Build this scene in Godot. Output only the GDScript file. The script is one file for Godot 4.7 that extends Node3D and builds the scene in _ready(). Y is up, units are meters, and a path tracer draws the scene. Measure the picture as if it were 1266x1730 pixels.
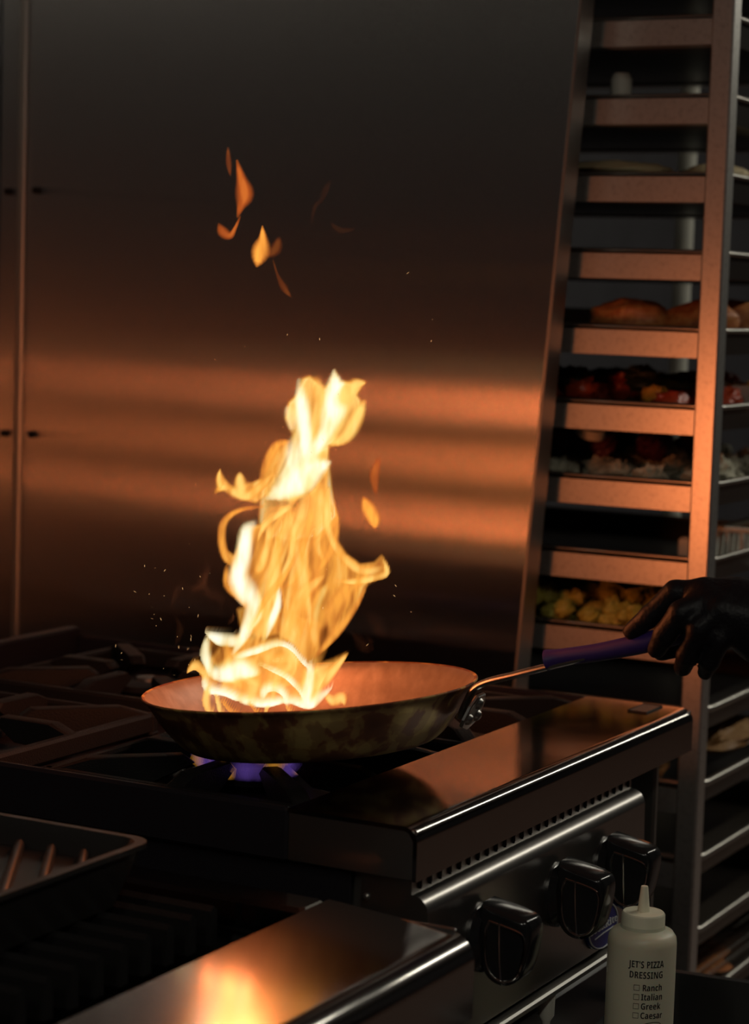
extends Node3D

# Axes: x runs along the front of the range (away from the camera), z out of its front, y up. Metres.
var M := {}
var used := {}
var rng := RandomNumberGenerator.new()

# ---------------------------------------------------------------- mesh helpers
func bake(v: PackedVector3Array, t: PackedInt32Array, crease := 38.0, cols = null, uvs = null, closed := true) -> ArrayMesh:
	if closed:
		var vol := 0.0
		for i in range(0, t.size(), 3):
			vol += v[t[i]].dot(v[t[i + 1]].cross(v[t[i + 2]]))
		if vol < 0.0:
			for i in range(0, t.size(), 3):
				var s := t[i]
				t[i] = t[i + 1]
				t[i + 1] = s
	var fn := PackedVector3Array()
	var adj := []
	adj.resize(v.size())
	for i in range(0, t.size(), 3):
		var n := (v[t[i + 1]] - v[t[i]]).cross(v[t[i + 2]] - v[t[i]])
		fn.append(n)
		for k in 3:
			if adj[t[i + k]] == null:
				adj[t[i + k]] = PackedInt32Array()
			adj[t[i + k]].append(i / 3)
	var un := PackedVector3Array()
	for n in fn:
		un.append(n.normalized())
	var ov := PackedVector3Array()
	var on := PackedVector3Array()
	var oc := PackedColorArray()
	var ou := PackedVector2Array()
	var c := cos(deg_to_rad(crease))
	for f in fn.size():
		for k in [0, 2, 1]:
			var id := t[f * 3 + k]
			var s := Vector3.ZERO
			for g in adj[id]:
				if un[g].dot(un[f]) >= c:
					s += fn[g]
			ov.append(v[id])
			on.append(s.normalized() if s.length() > 1e-14 else un[f])
			if cols != null:
				oc.append(cols[id])
			if uvs != null:
				ou.append(uvs[id])
	var a := []
	a.resize(Mesh.ARRAY_MAX)
	a[Mesh.ARRAY_VERTEX] = ov
	a[Mesh.ARRAY_NORMAL] = on
	if cols != null:
		a[Mesh.ARRAY_COLOR] = oc
	if uvs != null:
		a[Mesh.ARRAY_TEX_UV] = ou
	var m := ArrayMesh.new()
	m.add_surface_from_arrays(Mesh.PRIMITIVE_TRIANGLES, a)
	return m

# rings of equal size joined one after another, with caps
func rings_mesh(rings: Array, cap := true, loop := false, crease := 38.0) -> ArrayMesh:
	var v := PackedVector3Array()
	var t := PackedInt32Array()
	var n: int = rings[0].size()
	for r in rings:
		v.append_array(r)
	var m := rings.size()
	for i in (m if loop else m - 1):
		var a := i * n
		var b := ((i + 1) % m) * n
		for k in n:
			var l := (k + 1) % n
			t.append_array([a + k, a + l, b + l, a + k, b + l, b + k])
	if cap and not loop:
		for e in [0, m - 1]:
			var mid := Vector3.ZERO
			for p in rings[e]:
				mid += p
			v.append(mid / n)
			for k in n:
				var l := (k + 1) % n
				if e == 0:
					t.append_array([e * n + l, e * n + k, v.size() - 1])
				else:
					t.append_array([e * n + k, e * n + l, v.size() - 1])
	return bake(v, t, crease)

func lathe(prof: Array, segs := 40, crease := 38.0) -> ArrayMesh:
	# prof: Vector2(radius, height), a closed section when it begins and ends on the axis
	var rings := []
	for p in prof:
		var r := PackedVector3Array()
		for k in segs:
			var a := TAU * k / segs
			r.append(Vector3(maxf(p.x, 0.0002) * cos(a), p.y, maxf(p.x, 0.0002) * sin(a)))
		rings.append(r)
	return rings_mesh(rings, true, false, crease)

func spline(pts: Array, per := 6) -> Array:
	var o := []
	for i in pts.size() - 1:
		var a = pts[maxi(i - 1, 0)]
		var b = pts[i]
		var c = pts[i + 1]
		var d = pts[mini(i + 2, pts.size() - 1)]
		for k in per:
			var s := float(k) / per
			o.append(0.5 * ((2.0 * b) + (c - a) * s + (2.0 * a - 5.0 * b + 4.0 * c - d) * s * s + (3.0 * b - a - 3.0 * c + d) * s * s * s))
	o.append(pts[-1])
	return o

func tube(pts: Array, radii, segs := 10, flat := 1.0, up := Vector3.UP, loop := false) -> ArrayMesh:
	# section: radius across, radius*flat along the "up" side
	var rings := []
	var n := pts.size()
	for i in n:
		var d: Vector3 = (pts[(i + 1) % n] - pts[(i - 1 + n) % n]) if loop else (pts[mini(i + 1, n - 1)] - pts[maxi(i - 1, 0)])
		d = d.normalized()
		var s := d.cross(up)
		s = s.normalized() if s.length() > 0.01 else d.cross(Vector3(0.3, 0.2, 1)).normalized()
		var w := s.cross(d).normalized()
		var rad: float = radii[i] if radii is Array else radii
		var r := PackedVector3Array()
		for k in segs:
			var a := TAU * k / segs
			r.append(pts[i] + s * cos(a) * rad + w * sin(a) * rad * flat)
		rings.append(r)
	return rings_mesh(rings, true, loop, 50.0)

func rbox(sx: float, sy: float, sz: float, b := 0.003) -> ArrayMesh:
	# box with chamfered edges, centred
	b = minf(b, 0.49 * minf(sx, minf(sy, sz)))
	var rings := []
	var hx := sx / 2
	var hy := sy / 2
	var hz := sz / 2
	for e in [[hx - b, hz - b, -hy, 0.0], [hx, hz, -hy + b, b], [hx, hz, hy - b, b], [hx - b, hz - b, hy, 0.0]]:
		var c: float = b
		var x: float = e[0]
		var z: float = e[1]
		var r := PackedVector3Array()
		for p in [[x, z - c], [x - c, z], [-x + c, z], [-x, z - c], [-x, -z + c], [-x + c, -z], [x - c, -z], [x, -z + c]]:
			r.append(Vector3(p[0], e[2], p[1]))
		rings.append(r)
	return rings_mesh(rings, true, false, 20.0)

func prism(poly: Array, d0: float, d1: float, axis := 0, bevel := 0.0, crease := 32.0) -> ArrayMesh:
	# poly: Vector2 outline; axis 0: (z, y) swept along x; axis 2: (x, y) swept along z; axis 1: (x, z) swept along y
	var mid := Vector2.ZERO
	for p in poly:
		mid += p
	mid /= poly.size()
	var v := PackedVector3Array()
	var t := PackedInt32Array()
	var steps := [[d0, bevel], [d0 + bevel, 0.0], [d1 - bevel, 0.0], [d1, bevel]] if bevel > 0.0 else [[d0, 0.0], [d1, 0.0]]
	var n := poly.size()
	for s in steps:
		for p in poly:
			var q: Vector2 = p
			if s[1] > 0.0:
				q = p + (mid - p).normalized() * s[1]
			v.append(Vector3(s[0], q.y, q.x) if axis == 0 else (Vector3(q.x, s[0], q.y) if axis == 1 else Vector3(q.x, q.y, s[0])))
	for i in steps.size() - 1:
		for k in n:
			var l := (k + 1) % n
			t.append_array([i * n + k, i * n + l, i * n + n + l, i * n + k, i * n + n + l, i * n + n + k])
	var pp := PackedVector2Array()
	for p in poly:
		pp.append(p)
	var tri := Geometry2D.triangulate_polygon(pp)
	# orient the caps to agree with the sides
	var area := 0.0
	for k in n:
		area += pp[k].cross(pp[(k + 1) % n])
	var off := (steps.size() - 1) * n
	for i in range(0, tri.size(), 3):
		var a := tri[i]
		var b := tri[i + 1]
		var c := tri[i + 2]
		if ((pp[b] - pp[a]).cross(pp[c] - pp[a]) < 0.0) != (area < 0.0):
			var s := b
			b = c
			c = s
		t.append_array([c, b, a])
		t.append_array([off + a, off + b, off + c])
	return bake(v, t, crease)

func rr_loop(hx: float, hz: float, r: float, y: float, per := 4) -> PackedVector3Array:
	var o := PackedVector3Array()
	for q in [[1, 1, 0.0], [-1, 1, PI / 2], [-1, -1, PI], [1, -1, 3 * PI / 2]]:
		for k in per + 1:
			var a: float = q[2] + PI / 2 * k / per
			o.append(Vector3(q[0] * (hx - r) + r * cos(a), y, q[1] * (hz - r) + r * sin(a)))
	return o

func loft(loops: Array) -> ArrayMesh:   # each [hx, hz, corner radius, y]
	var rings := []
	for l in loops:
		rings.append(rr_loop(l[0], l[1], l[2], l[3]))
	return rings_mesh(rings, true, false, 40.0)

func blob(rad: Vector3, rough: float, freq: float, sd: int, nu := 18, nv := 12) -> ArrayMesh:
	var nz := FastNoiseLite.new()
	nz.seed = sd
	nz.frequency = freq
	var rings := []
	for i in nv + 1:
		var ph := PI * (0.02 + 0.96 * i / nv)
		var r := PackedVector3Array()
		for k in nu:
			var a := TAU * k / nu
			var d := Vector3(sin(ph) * cos(a), cos(ph), sin(ph) * sin(a))
			r.append(d * rad * (1.0 + rough * nz.get_noise_3dv(d * 1.0)))
		rings.append(r)
	return rings_mesh(rings, true, false, 60.0)

# smooth union of tapered capsules, meshed as surface nets. bones: [a, ra, b, rb, k]
func cone_dist(p: Vector3, b: Array) -> float:
	var ab: Vector3 = b[2] - b[0]
	var l := ab.length_squared()
	var h := clampf((p - b[0]).dot(ab) / l, 0.0, 1.0) if l > 0.0 else 0.0
	return p.distance_to(b[0] + ab * h) - lerpf(b[1], b[3], h)

func field(p: Vector3, bones: Array) -> float:
	var d := 10.0
	for b in bones:
		var e := cone_dist(p, b)
		var k: float = b[4]
		if e - d >= k:
			continue
		if d - e >= k:
			d = e
			continue
		var h := clampf(0.5 + 0.5 * (d - e) / k, 0.0, 1.0)
		d = lerpf(d, e, h) - k * h * (1.0 - h)
	return d

func net(bones: Array, cell: float) -> ArrayMesh:
	var lo := Vector3(9, 9, 9)
	var hi := -lo
	for b in bones:
		for e in [[b[0], b[1]], [b[2], b[3]]]:
			lo = lo.min(e[0] - Vector3.ONE * (e[1] + 0.02))
			hi = hi.max(e[0] + Vector3.ONE * (e[1] + 0.02))
	var bl := 4
	var nb := Vector3i(((hi - lo) / (cell * bl)).ceil())
	var n := nb * bl + Vector3i.ONE
	var val := PackedFloat32Array()
	val.resize(n.x * n.y * n.z)
	val.fill(1.0)
	var diag := cell * bl * 0.87 * 1.3 + 0.006
	var live := []
	for bz in nb.z:
		for by in nb.y:
			for bx in nb.x:
				var mid := lo + (Vector3(bx, by, bz) + Vector3.ONE * 0.5) * (cell * bl)
				var d := field(mid, bones)
				if absf(d) > diag:
					if d < 0.0:
						for z in bl + 1:
							for y in bl + 1:
								for x in bl + 1:
									var id := ((bz * bl + z) * n.y + by * bl + y) * n.x + bx * bl + x
									if val[id] == 1.0:
										val[id] = -1.0
					continue
				live.append(Vector3i(bx, by, bz) * bl)
	for c in live:
		for z in bl + 1:
			for y in bl + 1:
				for x in bl + 1:
					var id: int = ((c.z + z) * n.y + c.y + y) * n.x + c.x + x
					if absf(val[id]) == 1.0:
						val[id] = field(lo + Vector3(c.x + x, c.y + y, c.z + z) * cell, bones)
	var vid := {}
	var v := PackedVector3Array()
	var t := PackedInt32Array()
	var st := [1, n.x, n.x * n.y]
	for c in live:
		for z in bl:
			for y in bl:
				for x in bl:
					var id: int = ((c.z + z) * n.y + c.y + y) * n.x + c.x + x
					var s := 0
					for k in 8:
						if val[id + (k & 1) + ((k >> 1) & 1) * st[1] + (k >> 2) * st[2]] < 0.0:
							s += 1
					if s == 0 or s == 8:
						continue
					var sum := Vector3.ZERO
					var cnt := 0
					for e in [[0, 1], [2, 3], [4, 5], [6, 7], [0, 2], [1, 3], [4, 6], [5, 7], [0, 4], [1, 5], [2, 6], [3, 7]]:
						var va := val[id + (e[0] & 1) + ((e[0] >> 1) & 1) * st[1] + (e[0] >> 2) * st[2]]
						var vb := val[id + (e[1] & 1) + ((e[1] >> 1) & 1) * st[1] + (e[1] >> 2) * st[2]]
						if (va < 0.0) != (vb < 0.0):
							var pa := Vector3(e[0] & 1, (e[0] >> 1) & 1, e[0] >> 2)
							var pb := Vector3(e[1] & 1, (e[1] >> 1) & 1, e[1] >> 2)
							sum += pa.lerp(pb, va / (va - vb))
							cnt += 1
					vid[id] = v.size()
					v.append(lo + (Vector3(c.x + x, c.y + y, c.z + z) + sum / cnt) * cell)
	for id in vid:
		for ax in 3:
			var a: int = st[ax]
			var u: int = st[(ax + 1) % 3]
			var w: int = st[(ax + 2) % 3]
			if not (vid.has(id - u) and vid.has(id - w) and vid.has(id - u - w)):
				continue
			var v0 := val[id]
			var v1 := val[id + a]
			if (v0 < 0.0) == (v1 < 0.0):
				continue
			var q := [vid[id], vid[id - u], vid[id - u - w], vid[id - w]]
			if v0 < 0.0:
				t.append_array([q[0], q[1], q[2], q[0], q[2], q[3]])
			else:
				t.append_array([q[0], q[2], q[1], q[0], q[3], q[2]])
	return bake(v, t, 80.0)

# ---------------------------------------------------------------- node helpers
func numbered(called: String) -> String:
	var k: int = used.get(called, -1) + 1
	used[called] = k
	return called if k == 0 else "%s_%03d" % [called, k]

func meta(o: Node, label: String, category := "", group := "", kind := "") -> void:
	if label:
		o.set_meta("label", label)
	if category:
		o.set_meta("category", category)
	if group:
		o.set_meta("group", group)
	if kind:
		o.set_meta("kind", kind)

func part(called: String, mesh: Mesh, mat: Material, parent: Node3D, at := Vector3.ZERO, turn := Vector3.ZERO) -> MeshInstance3D:
	var o := MeshInstance3D.new()
	o.name = called
	o.mesh = mesh
	o.material_override = mat
	o.position = at
	o.rotation = turn
	parent.add_child(o, true)
	return o

func thing(called: String, label: String, category: String, at := Vector3.ZERO, turn := Vector3.ZERO, group := "") -> Node3D:
	var o := Node3D.new()
	o.name = numbered(called)
	o.position = at
	o.rotation = turn
	add_child(o, true)
	meta(o, label, category, group)
	return o

func single(called: String, mesh: Mesh, mat: Material, label: String, category: String, at := Vector3.ZERO, turn := Vector3.ZERO, group := "") -> MeshInstance3D:
	var o := part(numbered(called), mesh, mat, self, at, turn)
	meta(o, label, category, group)
	return o

func structure(called: String, mesh: Mesh, mat: Material, at := Vector3.ZERO) -> MeshInstance3D:
	var o := part(called, mesh, mat, self, at)
	o.set_meta("kind", "structure")
	return o

# ---------------------------------------------------------------- materials
func noise_tex(freq: float, sd: int, ramp: Array, size := 512, oct := 4, type := FastNoiseLite.TYPE_SIMPLEX_SMOOTH) -> NoiseTexture2D:
	var nz := FastNoiseLite.new()
	nz.noise_type = type
	nz.seed = sd
	nz.frequency = freq
	nz.fractal_octaves = oct
	var t := NoiseTexture2D.new()
	t.width = size
	t.height = size
	t.seamless = true
	t.noise = nz
	if ramp:
		var g := Gradient.new()
		g.offsets = PackedFloat32Array()
		g.colors = PackedColorArray()
		var offs := PackedFloat32Array()
		var cols := PackedColorArray()
		for r in ramp:
			offs.append(r[0])
			cols.append(r[1])
		g.offsets = offs
		g.colors = cols
		t.color_ramp = g
	return t

func lin(r: float, g: float, b: float) -> Color:
	return Color(r, g, b).linear_to_srgb()

func mat(c: Color, rough: float, metal := 0.0) -> StandardMaterial3D:
	var m := StandardMaterial3D.new()
	m.albedo_color = c
	m.roughness = rough
	m.metallic = metal
	m.cull_mode = BaseMaterial3D.CULL_DISABLED
	return m

func tri(m: StandardMaterial3D, scale: float, world := false) -> StandardMaterial3D:
	m.uv1_triplanar = true
	m.uv1_world_triplanar = world
	m.uv1_scale = Vector3.ONE * scale
	return m

func glow(gain: float) -> StandardMaterial3D:
	# burning gas: emits, fades out at its edges (vertex alpha)
	var m := StandardMaterial3D.new()
	m.shading_mode = BaseMaterial3D.SHADING_MODE_UNSHADED
	m.transparency = BaseMaterial3D.TRANSPARENCY_ALPHA
	m.roughness = 1.0
	m.cull_mode = BaseMaterial3D.CULL_DISABLED
	m.vertex_color_use_as_albedo = true
	m.albedo_color = lin(gain, gain, gain)
	return m

func make_materials() -> void:
	# brushed steel sheet: the grain runs upright, so reflections smear sideways
	var steel := mat(lin(0.66, 0.635, 0.63), 0.14, 1.0)
	steel.anisotropy_enabled = true
	steel.anisotropy = 0.95
	var im := Image.create(512, 512, false, Image.FORMAT_RGBA8)
	rng.seed = 5
	for x in 512:
		for y in 512:
			var a := clampf(rng.randfn(0.0, 0.62), -0.92, 0.92)
			im.set_pixel(x, y, Color(0.5 + 0.5 * a, 0.5, 0.5 + 0.5 * sqrt(1.0 - a * a)))
	steel.normal_enabled = true
	steel.normal_texture = ImageTexture.create_from_image(im)
	steel.normal_scale = 1.0
	M.panel = steel
	var lr := noise_tex(0.012, 3, [[0.0, Color(0.1, 0.1, 0.1)], [0.6, Color(0.12, 0.12, 0.12)], [1.0, Color(0.17, 0.17, 0.17)]])
	var ledge := mat(lin(0.3, 0.288, 0.275), 1.0, 1.0)
	ledge.roughness_texture = lr
	M.ledge = tri(ledge, 1.5)
	M.softsteel = mat(lin(0.42, 0.4, 0.38), 0.31, 1.0)
	M.broiler_steel = mat(lin(0.34, 0.325, 0.31), 0.15, 1.0)
	M.steel = mat(lin(0.42, 0.41, 0.39), 0.3, 1.0)
	M.dullsteel = mat(lin(0.36, 0.35, 0.33), 0.42, 1.0)
	M.chrome = mat(lin(0.75, 0.75, 0.75), 0.08, 1.0)
	M.iron = mat(lin(0.012, 0.011, 0.011), 0.45)
	M.iron.heightmap_enabled = true
	M.iron.heightmap_texture = noise_tex(0.05, 8, [])
	M.iron.heightmap_scale = 0.03
	M.iron.metallic_specular = 0.28
	tri(M.iron, 14.0)
	M.seasoned = mat(lin(0.016, 0.014, 0.013), 0.3)
	M.seasoned.metallic_specular = 0.75
	M.enamel = mat(lin(0.014, 0.012, 0.015), 0.36)
	M.enamel.metallic_specular = 0.35
	M.black = mat(lin(0.012, 0.012, 0.013), 0.16)
	M.blackplastic = mat(lin(0.014, 0.014, 0.015), 0.42)
	# pan inside: bare aluminium with a cooked-on film
	M.pan_in = tri(mat(Color.WHITE, 0.42, 0.55), 5.0)
	M.pan_in.albedo_texture = noise_tex(0.02, 12, [[0.0, lin(0.17, 0.13, 0.1)], [0.6, lin(0.24, 0.2, 0.16)], [1.0, lin(0.3, 0.26, 0.22)]])
	# pan outside: burnt brown with rubbed bare patches
	M.pan_out = tri(mat(Color.WHITE, 0.48, 0.4), 4.5)
	M.pan_out.albedo_texture = noise_tex(0.011, 21, [[0.0, lin(0.07, 0.028, 0.015)], [0.48, lin(0.15, 0.055, 0.025)], [0.56, lin(0.2, 0.085, 0.035)], [0.64, lin(0.46, 0.33, 0.11)], [1.0, lin(0.52, 0.4, 0.16)]])
	M.silicone = mat(lin(0.034, 0.013, 0.12), 0.5)
	M.glove = mat(lin(0.007, 0.006, 0.008), 0.46)
	M.glove.metallic_specular = 0.32
	M.glove.heightmap_enabled = true
	M.glove.heightmap_texture = noise_tex(0.03, 31, [], 512, 3, FastNoiseLite.TYPE_CELLULAR)
	M.glove.heightmap_scale = 0.08
	tri(M.glove, 9.0)
	M.cloth = mat(lin(0.012, 0.012, 0.014), 0.9)
	M.skin = mat(lin(0.4, 0.25, 0.18), 0.5)
	# rack: extruded aluminium
	M.rack = tri(mat(Color.WHITE, 0.36, 0.9), 7.0)
	M.rack.albedo_texture = noise_tex(0.03, 41, [[0.0, lin(0.5, 0.48, 0.46)], [0.35, lin(0.66, 0.64, 0.61)], [1.0, lin(0.72, 0.7, 0.67)]])
	M.tray = mat(lin(0.14, 0.13, 0.12), 0.42, 1.0)
	M.rimsteel = mat(lin(0.5, 0.48, 0.44), 0.3, 1.0)
	M.oldtray = mat(lin(0.2, 0.17, 0.14), 0.4, 1.0)
	M.white = mat(lin(0.62, 0.61, 0.54), 0.5)
	M.bottle = mat(lin(0.6, 0.565, 0.43), 0.42)
	M.bottle.subsurf_scatter_enabled = true
	M.bottle.subsurf_scatter_strength = 0.35
	M.cap = mat(lin(0.78, 0.75, 0.58), 0.45)
	M.ink = mat(lin(0.012, 0.012, 0.012), 0.6)
	M.blue = mat(lin(0.012, 0.02, 0.16), 0.25)
	M.badge_white = mat(lin(0.6, 0.6, 0.62), 0.4)
	M.floor = tri(mat(Color.WHITE, 0.55), 1.5, true)
	M.floor.albedo_texture = noise_tex(0.02, 51, [[0.0, lin(0.05, 0.025, 0.018)], [1.0, lin(0.11, 0.055, 0.04)]])
	M.wall = tri(mat(Color.WHITE, 0.6), 1.0, true)
	M.wall.albedo_texture = noise_tex(0.01, 52, [[0.0, lin(0.032, 0.03, 0.036)], [1.0, lin(0.046, 0.044, 0.052)]])
	M.ceiling = tri(mat(Color.WHITE, 0.9), 1.0, true)
	M.ceiling.albedo_texture = noise_tex(0.02, 53, [[0.0, lin(0.6, 0.6, 0.66)], [1.0, lin(0.68, 0.68, 0.74)]])
	M.bread = tri(mat(Color.WHITE, 0.55), 9.0)
	M.bread.albedo_texture = noise_tex(0.02, 61, [[0.0, lin(0.3, 0.07, 0.02)], [0.5, lin(0.5, 0.16, 0.04)], [1.0, lin(0.62, 0.36, 0.14)]])
	M.crust = tri(mat(Color.WHITE, 0.6), 9.0)
	M.crust.albedo_texture = noise_tex(0.02, 62, [[0.0, lin(0.16, 0.06, 0.02)], [0.5, lin(0.28, 0.14, 0.045)], [1.0, lin(0.4, 0.27, 0.12)]])
	M.pepper = mat(lin(0.42, 0.05, 0.015), 0.35)
	M.squash = mat(lin(0.6, 0.26, 0.03), 0.4)
	M.leaf = mat(lin(0.025, 0.03, 0.015), 0.6)
	M.beet = mat(lin(0.08, 0.012, 0.025), 0.5)
	M.floret = tri(mat(Color.WHITE, 0.7), 20.0)
	M.floret.albedo_texture = noise_tex(0.04, 64, [[0.0, lin(0.35, 0.32, 0.22)], [1.0, lin(0.7, 0.68, 0.55)]])
	M.mash = tri(mat(Color.WHITE, 0.6), 14.0)
	M.mash.albedo_texture = noise_tex(0.03, 65, [[0.0, lin(0.22, 0.16, 0.02)], [0.5, lin(0.42, 0.34, 0.05)], [1.0, lin(0.55, 0.5, 0.12)]])
	M.dough = mat(lin(0.6, 0.5, 0.3), 0.6)
	M.flame = glow(1.3)
	M.burner = glow(1.0)
	M.smoke = mat(Color(0.75, 0.7, 0.66), 1.0)
	M.smoke.transparency = BaseMaterial3D.TRANSPARENCY_ALPHA
	M.smoke.vertex_color_use_as_albedo = true

# ---------------------------------------------------------------- setting
func build_room() -> void:
	structure("floor", rbox(11.0, 0.1, 5.4, 0.002), M.floor, Vector3(1.8, -0.05, 0.65))
	structure("ceiling", rbox(11.0, 0.1, 5.4, 0.002), M.ceiling, Vector3(1.8, 2.75, 0.65))
	structure("wall_back", rbox(11.0, 2.7, 0.1, 0.002), M.wall, Vector3(1.8, 1.35, -1.2))
	structure("wall_front", rbox(11.0, 2.7, 0.1, 0.002), M.wall, Vector3(1.8, 1.35, 3.3))
	structure("wall_left", rbox(0.1, 2.7, 4.4, 0.002), M.wall, Vector3(-3.65, 1.35, 1.05))
	structure("wall_right", rbox(0.1, 2.7, 4.4, 0.002), M.wall, Vector3(7.25, 1.35, 1.05))

func build_lamps() -> void:
	var spots := [[Vector3(-2.95, 2.66, 0.3), "long ceiling lamp close to the wall behind the camera"], [Vector3(-1.6, 2.66, 1.25), "long ceiling lamp over the aisle above the camera"], [Vector3(1.75, 2.66, 1.25), "long ceiling lamp over the aisle beside the sheet pan rack"], [Vector3(3.0, 2.66, 1.25), "long ceiling lamp second beyond the sheet pan rack"], [Vector3(4.25, 2.66, 1.25), "long ceiling lamp third beyond the sheet pan rack"], [Vector3(5.5, 2.66, 1.25), "long ceiling lamp farthest down the aisle"]]
	for s in spots:
		var t := thing("ceiling_lamp", s[1], "lamp", s[0])
		part("frame", rbox(1.22, 0.06, 0.2, 0.004), M.white, t)
		var d := mat(Color(0.95, 0.95, 0.85), 0.6)
		d.emission_enabled = true
		d.emission = Color(1.0, 0.98, 0.91)
		d.emission_energy_multiplier = 3.0
		part("lamp_diffuser", rbox(1.18, 0.012, 0.16, 0.002), d, t, Vector3(0, -0.036, 0))
		var l := AreaLight3D.new()
		l.name = "lamp_light"
		l.area_size = Vector2(1.16, 0.14)
		l.light_color = Color(1.0, 0.98, 0.91)
		l.light_energy = 0.8
		l.shadow_enabled = true
		l.set("area_range", 9.0)
		l.rotation = Vector3(-PI / 2, 0, 0)
		l.position = Vector3(0, -0.045, 0)
		t.add_child(l, true)

func build_panel() -> void:
	var t := thing("steel_side_panel", "tall brushed steel heat shield with a slanted front edge at the range's end", "panel", Vector3(0.82, 0.0, 0.0))
	# front edge leans: z = -0.283 at y 0.925, -0.232 at y 1.737
	var zf := func(y: float) -> float: return -0.283 + (y - 0.925) * 0.0628
	var y0 := 0.5
	var y1 := 2.25
	var zb := -1.094
	var v := PackedVector3Array()
	var u := PackedVector2Array()
	for x in [0.0, 0.004]:
		for p in [[y0, zf.call(y0)], [y1, zf.call(y1)], [y1, zb], [y0, zb]]:
			v.append(Vector3(x, p[0], p[1]))
			u.append(Vector2(p[1] * 19.0, p[0] * 17.0))
	var ti := PackedInt32Array([0, 1, 2, 0, 2, 3, 4, 6, 5, 4, 7, 6])
	for k in 4:
		var l := (k + 1) % 4
		ti.append_array([k, l + 4, l, k, k + 4, l + 4])
	part("sheet", bake(v, ti, 30.0, null, u), M.panel, t)
	# folded return along the front edge
	var fl := PackedVector3Array()
	for x in [0.0015, 0.04]:
		for p in [[y0, 0.0], [y1, 0.0], [y1, 0.004], [y0, 0.004]]:
			fl.append(Vector3(x, p[0], zf.call(p[0]) + p[1] - 0.0005))
	part("folded_edge", bake(fl, ti.duplicate(), 30.0), M.dullsteel, t)
	# corner strip with screws at the back
	part("corner_strip", rbox(0.008, y1 - y0, 0.012, 0.002), M.dullsteel, t, Vector3(-0.003, (y0 + y1) / 2, -1.055))
	for p in [[1.167, -1.078], [1.168, -1.03], [1.505, -1.03], [1.503, -1.078]]:
		part("screw", lathe([Vector2(0, -0.004), Vector2(0.0055, -0.004), Vector2(0.0045, 0.004), Vector2(0, 0.005)], 14), M.iron, t, Vector3(-0.004, p[0], p[1]), Vector3(0, 0, PI / 2))
	var b := single("steel_back_panel", rbox(0.9, 1.85, 0.006, 0.001), M.steel, "brushed steel sheet on the back wall behind the range", "panel", Vector3(0.37, 1.4, -1.1))
	b.name = "steel_back_panel"

# ---------------------------------------------------------------- range
func bull(zi: float, zo: float, top: float, bottom: float, r: float, th: float) -> Array:
	# (z, y) section of a ledge with a rolled nose
	var o := [Vector2(zi, top)]
	for k in 9:
		var a := PI / 2 * k / 8
		o.append(Vector2(zo - r + r * sin(a), top - r + r * cos(a)))
	o.append(Vector2(zo, bottom))
	o.append(Vector2(zo - th, bottom))
	for k in 9:
		var a := PI / 2 * (8 - k) / 8
		o.append(Vector2(zo - r + (r - th) * sin(a), top - r + (r - th) * cos(a)))
	o.append(Vector2(zi, top - th))
	return o

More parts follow.
